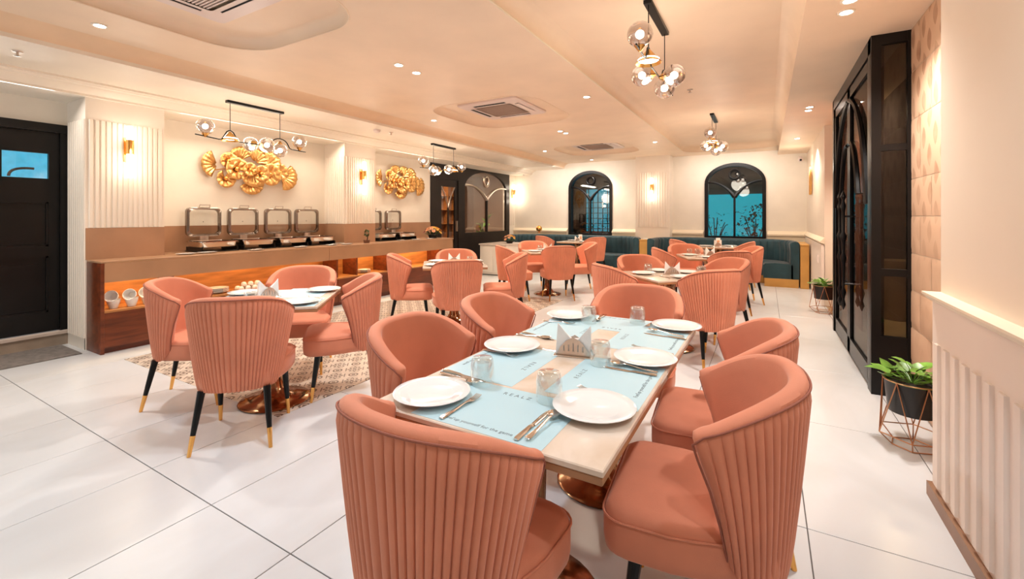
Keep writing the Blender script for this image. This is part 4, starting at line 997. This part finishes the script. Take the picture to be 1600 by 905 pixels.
# downlights
lens_me = MB().lathe([(.001, -.004), (.034, -.004), (.036, -.002)], 20).mesh('lens', lens_m); rim_me = MB().lathe([(.036, 0), (.036, -.006), (.046, -.008), (.052, -.003), (.052, 0)], 24).mesh('rim', ceil2_m)
DL = [(-4.45, 1.37, ZM, 'above left'), (-3.09, 3.17, ZM, 'left one of the centre pair'), (-3.10, 3.43, ZM, 'right one of the centre pair'), (-1.91, 5.16, ZM, 'right of the middle air conditioner'), (-4.40, 5.26, ZM, 'left of the middle air conditioner'),
      (-3.07, 7.0, ZM, 'left one of the pair before the far air conditioner'), (-3.06, 7.22, ZM, 'right one of the pair before the far air conditioner'), (-4.3, 8.95, ZM, 'left of the far air conditioner'), (-3.9, 10.9, ZM, 'above the left arched window'), (-1.9, 8.95, ZM, 'right of the far air conditioner'),
      (.46, 3.50, ZR, 'near one of the near right pair'), (.465, 3.69, ZR, 'far one of the near right pair'), (.47, 6.65, ZR, 'near one of the pair before the entrance doors'), (.47, 6.85, ZR, 'far one of the pair before the entrance doors'), (.47, 9.2, ZR, 'farthest right'),
      (-2.0, -.6, ZM, 'behind the viewer, left'), (.46, .4, ZR, 'behind the viewer, right'), (-4.4, -1.2, ZM, 'behind the viewer, far left'), (.46, 1.30, ZR, 'overhead of the near right chairs, added out of view to brighten them'), (-1.9, 1.45, ZM, 'overhead of the foreground table, out of view'), (-1.9, 1.68, ZM, 'overhead of the foreground table, second of the hidden pair')]  # unseen downlight over the near right chairs added to brighten their seats
for x, y, z, lab in DL:
    t = thing('downlight', 'small round recessed downlight '+lab, 'ceiling light', (x, y, z), 0, 'recessed downlights')
    link('lens', lens_me, t); link('rim', rim_me, t)
    lamp('SPOT', 'downlight_lamp', (x, y, z-.02), 30 if 'near right chairs' in lab else 34 if 'behind' in lab else 55 if 'foreground' in lab else 80, (COOL if y < 1.35 or 'overhead' in lab else NEUT) if y < 4 else WARM, spot_size=R(125), spot_blend=.7, shadow_soft_size=.05)
# sprinklers, smoke detector, camera domes
spk = MB().lathe([(.001, -.001), (.035, -.001), (.03, -.008), (.008, -.010), (.008, -.035), (.022, -.037), (.022, -.040), (.001, -.042)], 16).mesh('sprinkler', steel_m)
for x, y, z, lab in ((*proj_pt(27, 80, ZL)[:2], ZL, 'at far left on the buffet ceiling strip'), (*proj_pt(1078, 140, ZT)[:2], ZT, 'beside the near hanging lamp'), (*proj_pt(611, 207, ZL)[:2], ZL, 'on the ceiling strip before the second pillar')):
    o = link('sprinkler', spk); o.location = (x, y, z); tag(o, 'small metal ceiling sprinkler '+lab, 'sprinkler', 'ceiling sprinklers')
x, y = proj_pt(589, 203, ZL)
o = MB().lathe([(.001, 0), (.055, 0), (.05, -.03), (.03, -.042), (.001, -.045)], 20).obj('smoke_detector', plastic_m); o.location = (x, y, ZL); tag(o, 'round white smoke detector on the buffet ceiling strip', 'smoke detector')
for loc, lab in (((-6.05, 11.25, 2.6), 'left'), ((.63, 11.2, 2.58), 'right')):
    t = thing('security_camera', 'small white security camera in the %s back corner' % lab, 'camera', loc)
    MB().box(-.03, .03, 0, .14, -.01, .05).obj('mount', plastic_m, t); MB().sphere((0, -.03, -.02), .05, 16, 10).obj('dome', plastic_m, t, ang=60); MB().sphere((0, -.065, -.03), .024, 12, 8).obj('camera_lens', dark_m, t, ang=60)

# linear globe pendants
def build_pendant(drop=.33):
    t = thing('pendant_lamp', '', 'hanging lamp')
    MB().bbox(-.03, .03, -.34, .34, -.03, 0, .003).obj('canopy', black_m, t)
    zb = -.46
    for y in (-.30, .30): MB().tube([(0, y, -.03), (0, y, -.345)], .004, 6).obj('suspension_rod', black_m, t)
    pts = [(0, -.66, zb+.02)]+[(0, y, z) for y, z in ((-.42, zb), (-.39, zb+.005), (-.335, -.36), (-.31, -.345), (-.29, -.345), (-.265, -.36), (-.21, zb+.005), (-.18, zb), (.12, zb), (.155, zb+.012))]
    pts += [(0, .30-.115*math.cos(PI*i/10), zb+.02+.095*math.sin(PI*i/10)) for i in range(1, 10)]
    pts += [(0, .43, zb+.01), (0, .46, zb), (0, .66, zb-.01)]
    MB().tube(pts, .0065, 8).obj('wave_bar', black_m, t, ang=60)
    MB().lathe([(.012, -.36), (.095, -.460), (.093, -.462), (.010, -.364)], 24, Matrix.Translation((0, -.30, 0))).obj('cone_shade', gold_m, t, label='gold cone shade')
    MB().sphere((0, -.30, -.435), .036, 14, 8, (2.2, 2.2, .4)).obj('bulb', bulb_m, t)
    for (x, y, zc, dirv) in ((0, -.56, zb+.12, (0, 0, 1)), (-.12, .0, zb+.01, (-1, 0, 0)), (.12, .06, zb-.01, (1, 0, 0)), (0, .30, zb-.035, (0, 0, -1)), (0, .57, zb+.115, (0, 0, 1))):
        g = MB().sphere((x, y, zc), .088, 24, 14).obj('globe', globe_glass, t, ang=80)
        MB().sphere((x, y, zc), .030, 12, 8).obj('bulb', bulb_m, g, ang=80)
        d = Vector(dirv); c = Vector((x, y, zc)); a = c-d*.118; b = c-d*.072
        MB().tube([a, b], [.010, .042], 16).obj('cup', gold_m, t, ang=60)
    return t
p0 = build_pendant()
PN = [(-5.34, 3.09, ZL, 'black wave-bar pendant with glass globes and gold cone over the first buffet wall art'), (-5.25, 6.56, ZL, 'black wave-bar globe pendant hanging near the partition at the buffet end'),
      (-.76, 3.66, ZT, 'largest hanging globe pendant, above the foreground table'), (-.73, 7.80, ZT, 'distant globe pendant above the rear right table')]
for n, (x, y, z, lab) in enumerate(PN):
    if n == 0: p0.location = (x, y, z); p0['label'] = lab; p0['group'] = 'globe pendants'
    else: dup(p0, (x, y, z), PI if n == 1 else 0, lab, 'globe pendants')
    lamp('POINT', 'pendant_light', (x, y, z-.62), 10, WARM, shadow_soft_size=.2)
# wall sconces
def build_sconce():
    t = thing('wall_sconce', '', 'wall lamp')
    MB().bbox(0, .012, -.03, .03, -.10, .16, .003).obj('back_plate', brass_m, t)
    MB().tube([(.01, 0, .10), (.05, 0, .10)], .009, 8).obj('arm', brass_m, t)
    MB().lathe([(.030, -.02), (.034, -.02), (.034, .13), (.030, .13)], 20, Matrix.Translation((.075, 0, 0))).obj('collar', brass_m, t, ang=50)
    MB().tube([(.075, 0, -.27), (.075, 0, -.26), (.075, 0, .27), (.075, 0, .28)], [.018, .027, .027, .018], 16).obj('frosted_tube', frost_m, t, ang=60)
    return t
w0 = build_sconce()
SN = [(-5.937, 2.05, 2.03, 0, 'frosted tube wall sconce on the first fluted pillar, beside the black door'), (-5.937, 5.21, 1.99, 0, 'frosted tube wall sconce on the second fluted pillar'),
      (-2.39, 10.965, 2.0, -PI/2, 'frosted tube wall sconce on the fluted pillar between the arched windows'), (-6.44, 11.2, 2.0, 0, 'frosted tube wall sconce in the far left corner')]
for n, (x, y, z, a, lab) in enumerate(SN):
    if n == 0: w0.location = (x, y, z); w0.rotation_euler = (0, 0, a); w0['label'] = lab; w0['group'] = 'tube wall sconces'
    else: dup(w0, (x, y, z), a, lab, 'tube wall sconces')
    dx, dy = math.cos(a)*.16, math.sin(a)*.16
    for dz_ in (-.2, .0, .2): lamp('POINT', 'sconce_light', (x+dx, y+dy, z+dz_), 1.1, WARM, shadow_soft_size=.06)

# ================================================================ WALL ART: gold metal flowers
def fan(mb, c, ax, r, span, n, depth=.02, a0=0, tilt=.3):
    # pleated fan petal in the wall plane (y, z), bulging to +x; ax = direction angle
    rows = 3; vs = []; fs = []
    for k in range(2*n+1):
        a = ax-span/2+span*k/(2*n); zig = depth if k % 2 else 0
        for j in range(rows+1):
            q = j/rows; rr = r*(.12+.88*q)*(1-.10*abs(2*k/(2*n)-1)**2)
            vs.append((c[0]+q*r*tilt+zig*q-(.25*r*tilt*q*q), c[1]+rr*math.cos(a), c[2]+rr*math.sin(a)))
    w_ = rows+1
    for k in range(2*n):
        for j in range(rows): fs.append((k*w_+j, (k+1)*w_+j, (k+1)*w_+j+1, k*w_+j+1))
    mb.add(vs, fs)
def art(cy, cz, label, seed):
    t = thing('wall_art', label, 'wall art', (XW+.01, cy, cz), 0, 'gold metal flower wall sculptures')
    MB().tube([(.01, -.5, -.02), (.01, -.2, .05), (.01, .1, 0), (.01, .5, -.03)], .008, 6).obj('mounting_rod', artgold_m, t)
    F = [(-.44, .06, .22, PI, 2.2, 7, .02), (-.36, -.12, .13, -1.5, 5.6, 9, .05), (-.15, .15, .19, 1.8, 2.6, 9, .04), (-.22, .02, .16, 2.6, 5.9, 8, .06), (.0, .0, .22, -1.3, 3.4, 10, .08), (.05, .14, .20, 1.1, 2.6, 7, .05),
         (-.02, -.13, .20, -1.4, 2.5, 8, .05), (.20, .10, .23, .9, 1.7, 5, .06), (.24, -.02, .17, -.4, 5.5, 9, .07), (.46, -.03, .23, -.3, 2.6, 8, .04), (.40, .02, .13, 1.6, 6.0, 8, .07), (-.33, .12, .12, 1.4, 5.8, 7, .06), (.10, -.02, .12, .4, 6.0, 8, .10), (-.07, .02, .10, 2.4, 6.0, 7, .12)]
    for (y, z, r, ax, span, n, x) in F:
        m = MB(); fan(m, (x, y, z), ax, r, span, n, .018, tilt=.35 if span > 4 else .22)
        f_ = m.obj('petal', artgold_m, t, ang=20)
        md = f_.modifiers.new('solid', 'SOLIDIFY'); md.thickness = .002
        if span > 3: MB().sphere((x+.03, y, z), r*.22, 12, 8).obj('flower_centre', brass_m, f_, ang=60)
    return t
art(3.63, 1.99, 'gold metal flower sculpture on the wall above the first four chafing dishes', 1)
a2 = art(6.60, 2.03, 'gold metal flower sculpture beyond the second pillar', 2)
# small gold sconce art on the back right wall
t = thing('wall_art', 'small gold metal leaf ornament on the far right wall', 'wall art', (.755, 10.2, 2.05))
for k in range(7):
    MB().loft([[(-.01, y_, z_), (-.035, y_+.02, z_+.01), (-.01, y_+.04, z_)] for y_, z_ in ((-.15+.05*k, -.28+.02*(k % 3)), (-.15+.05*k, .25-.05*abs(k-3)))], caps=True).obj('petal', artgold_m, t)
o = MB().box(.705, .72, 8.5, 8.6, .62, .74).box(.70, .706, 8.52, 8.58, .66, .70).obj('wall_socket', plastic_m); tag(o, 'small socket plate on the low white wall at right', 'socket')
lamp('POINT', 'gold_art_light', (.45, 10.2, 2.3), 5, WARM, shadow_soft_size=.1)
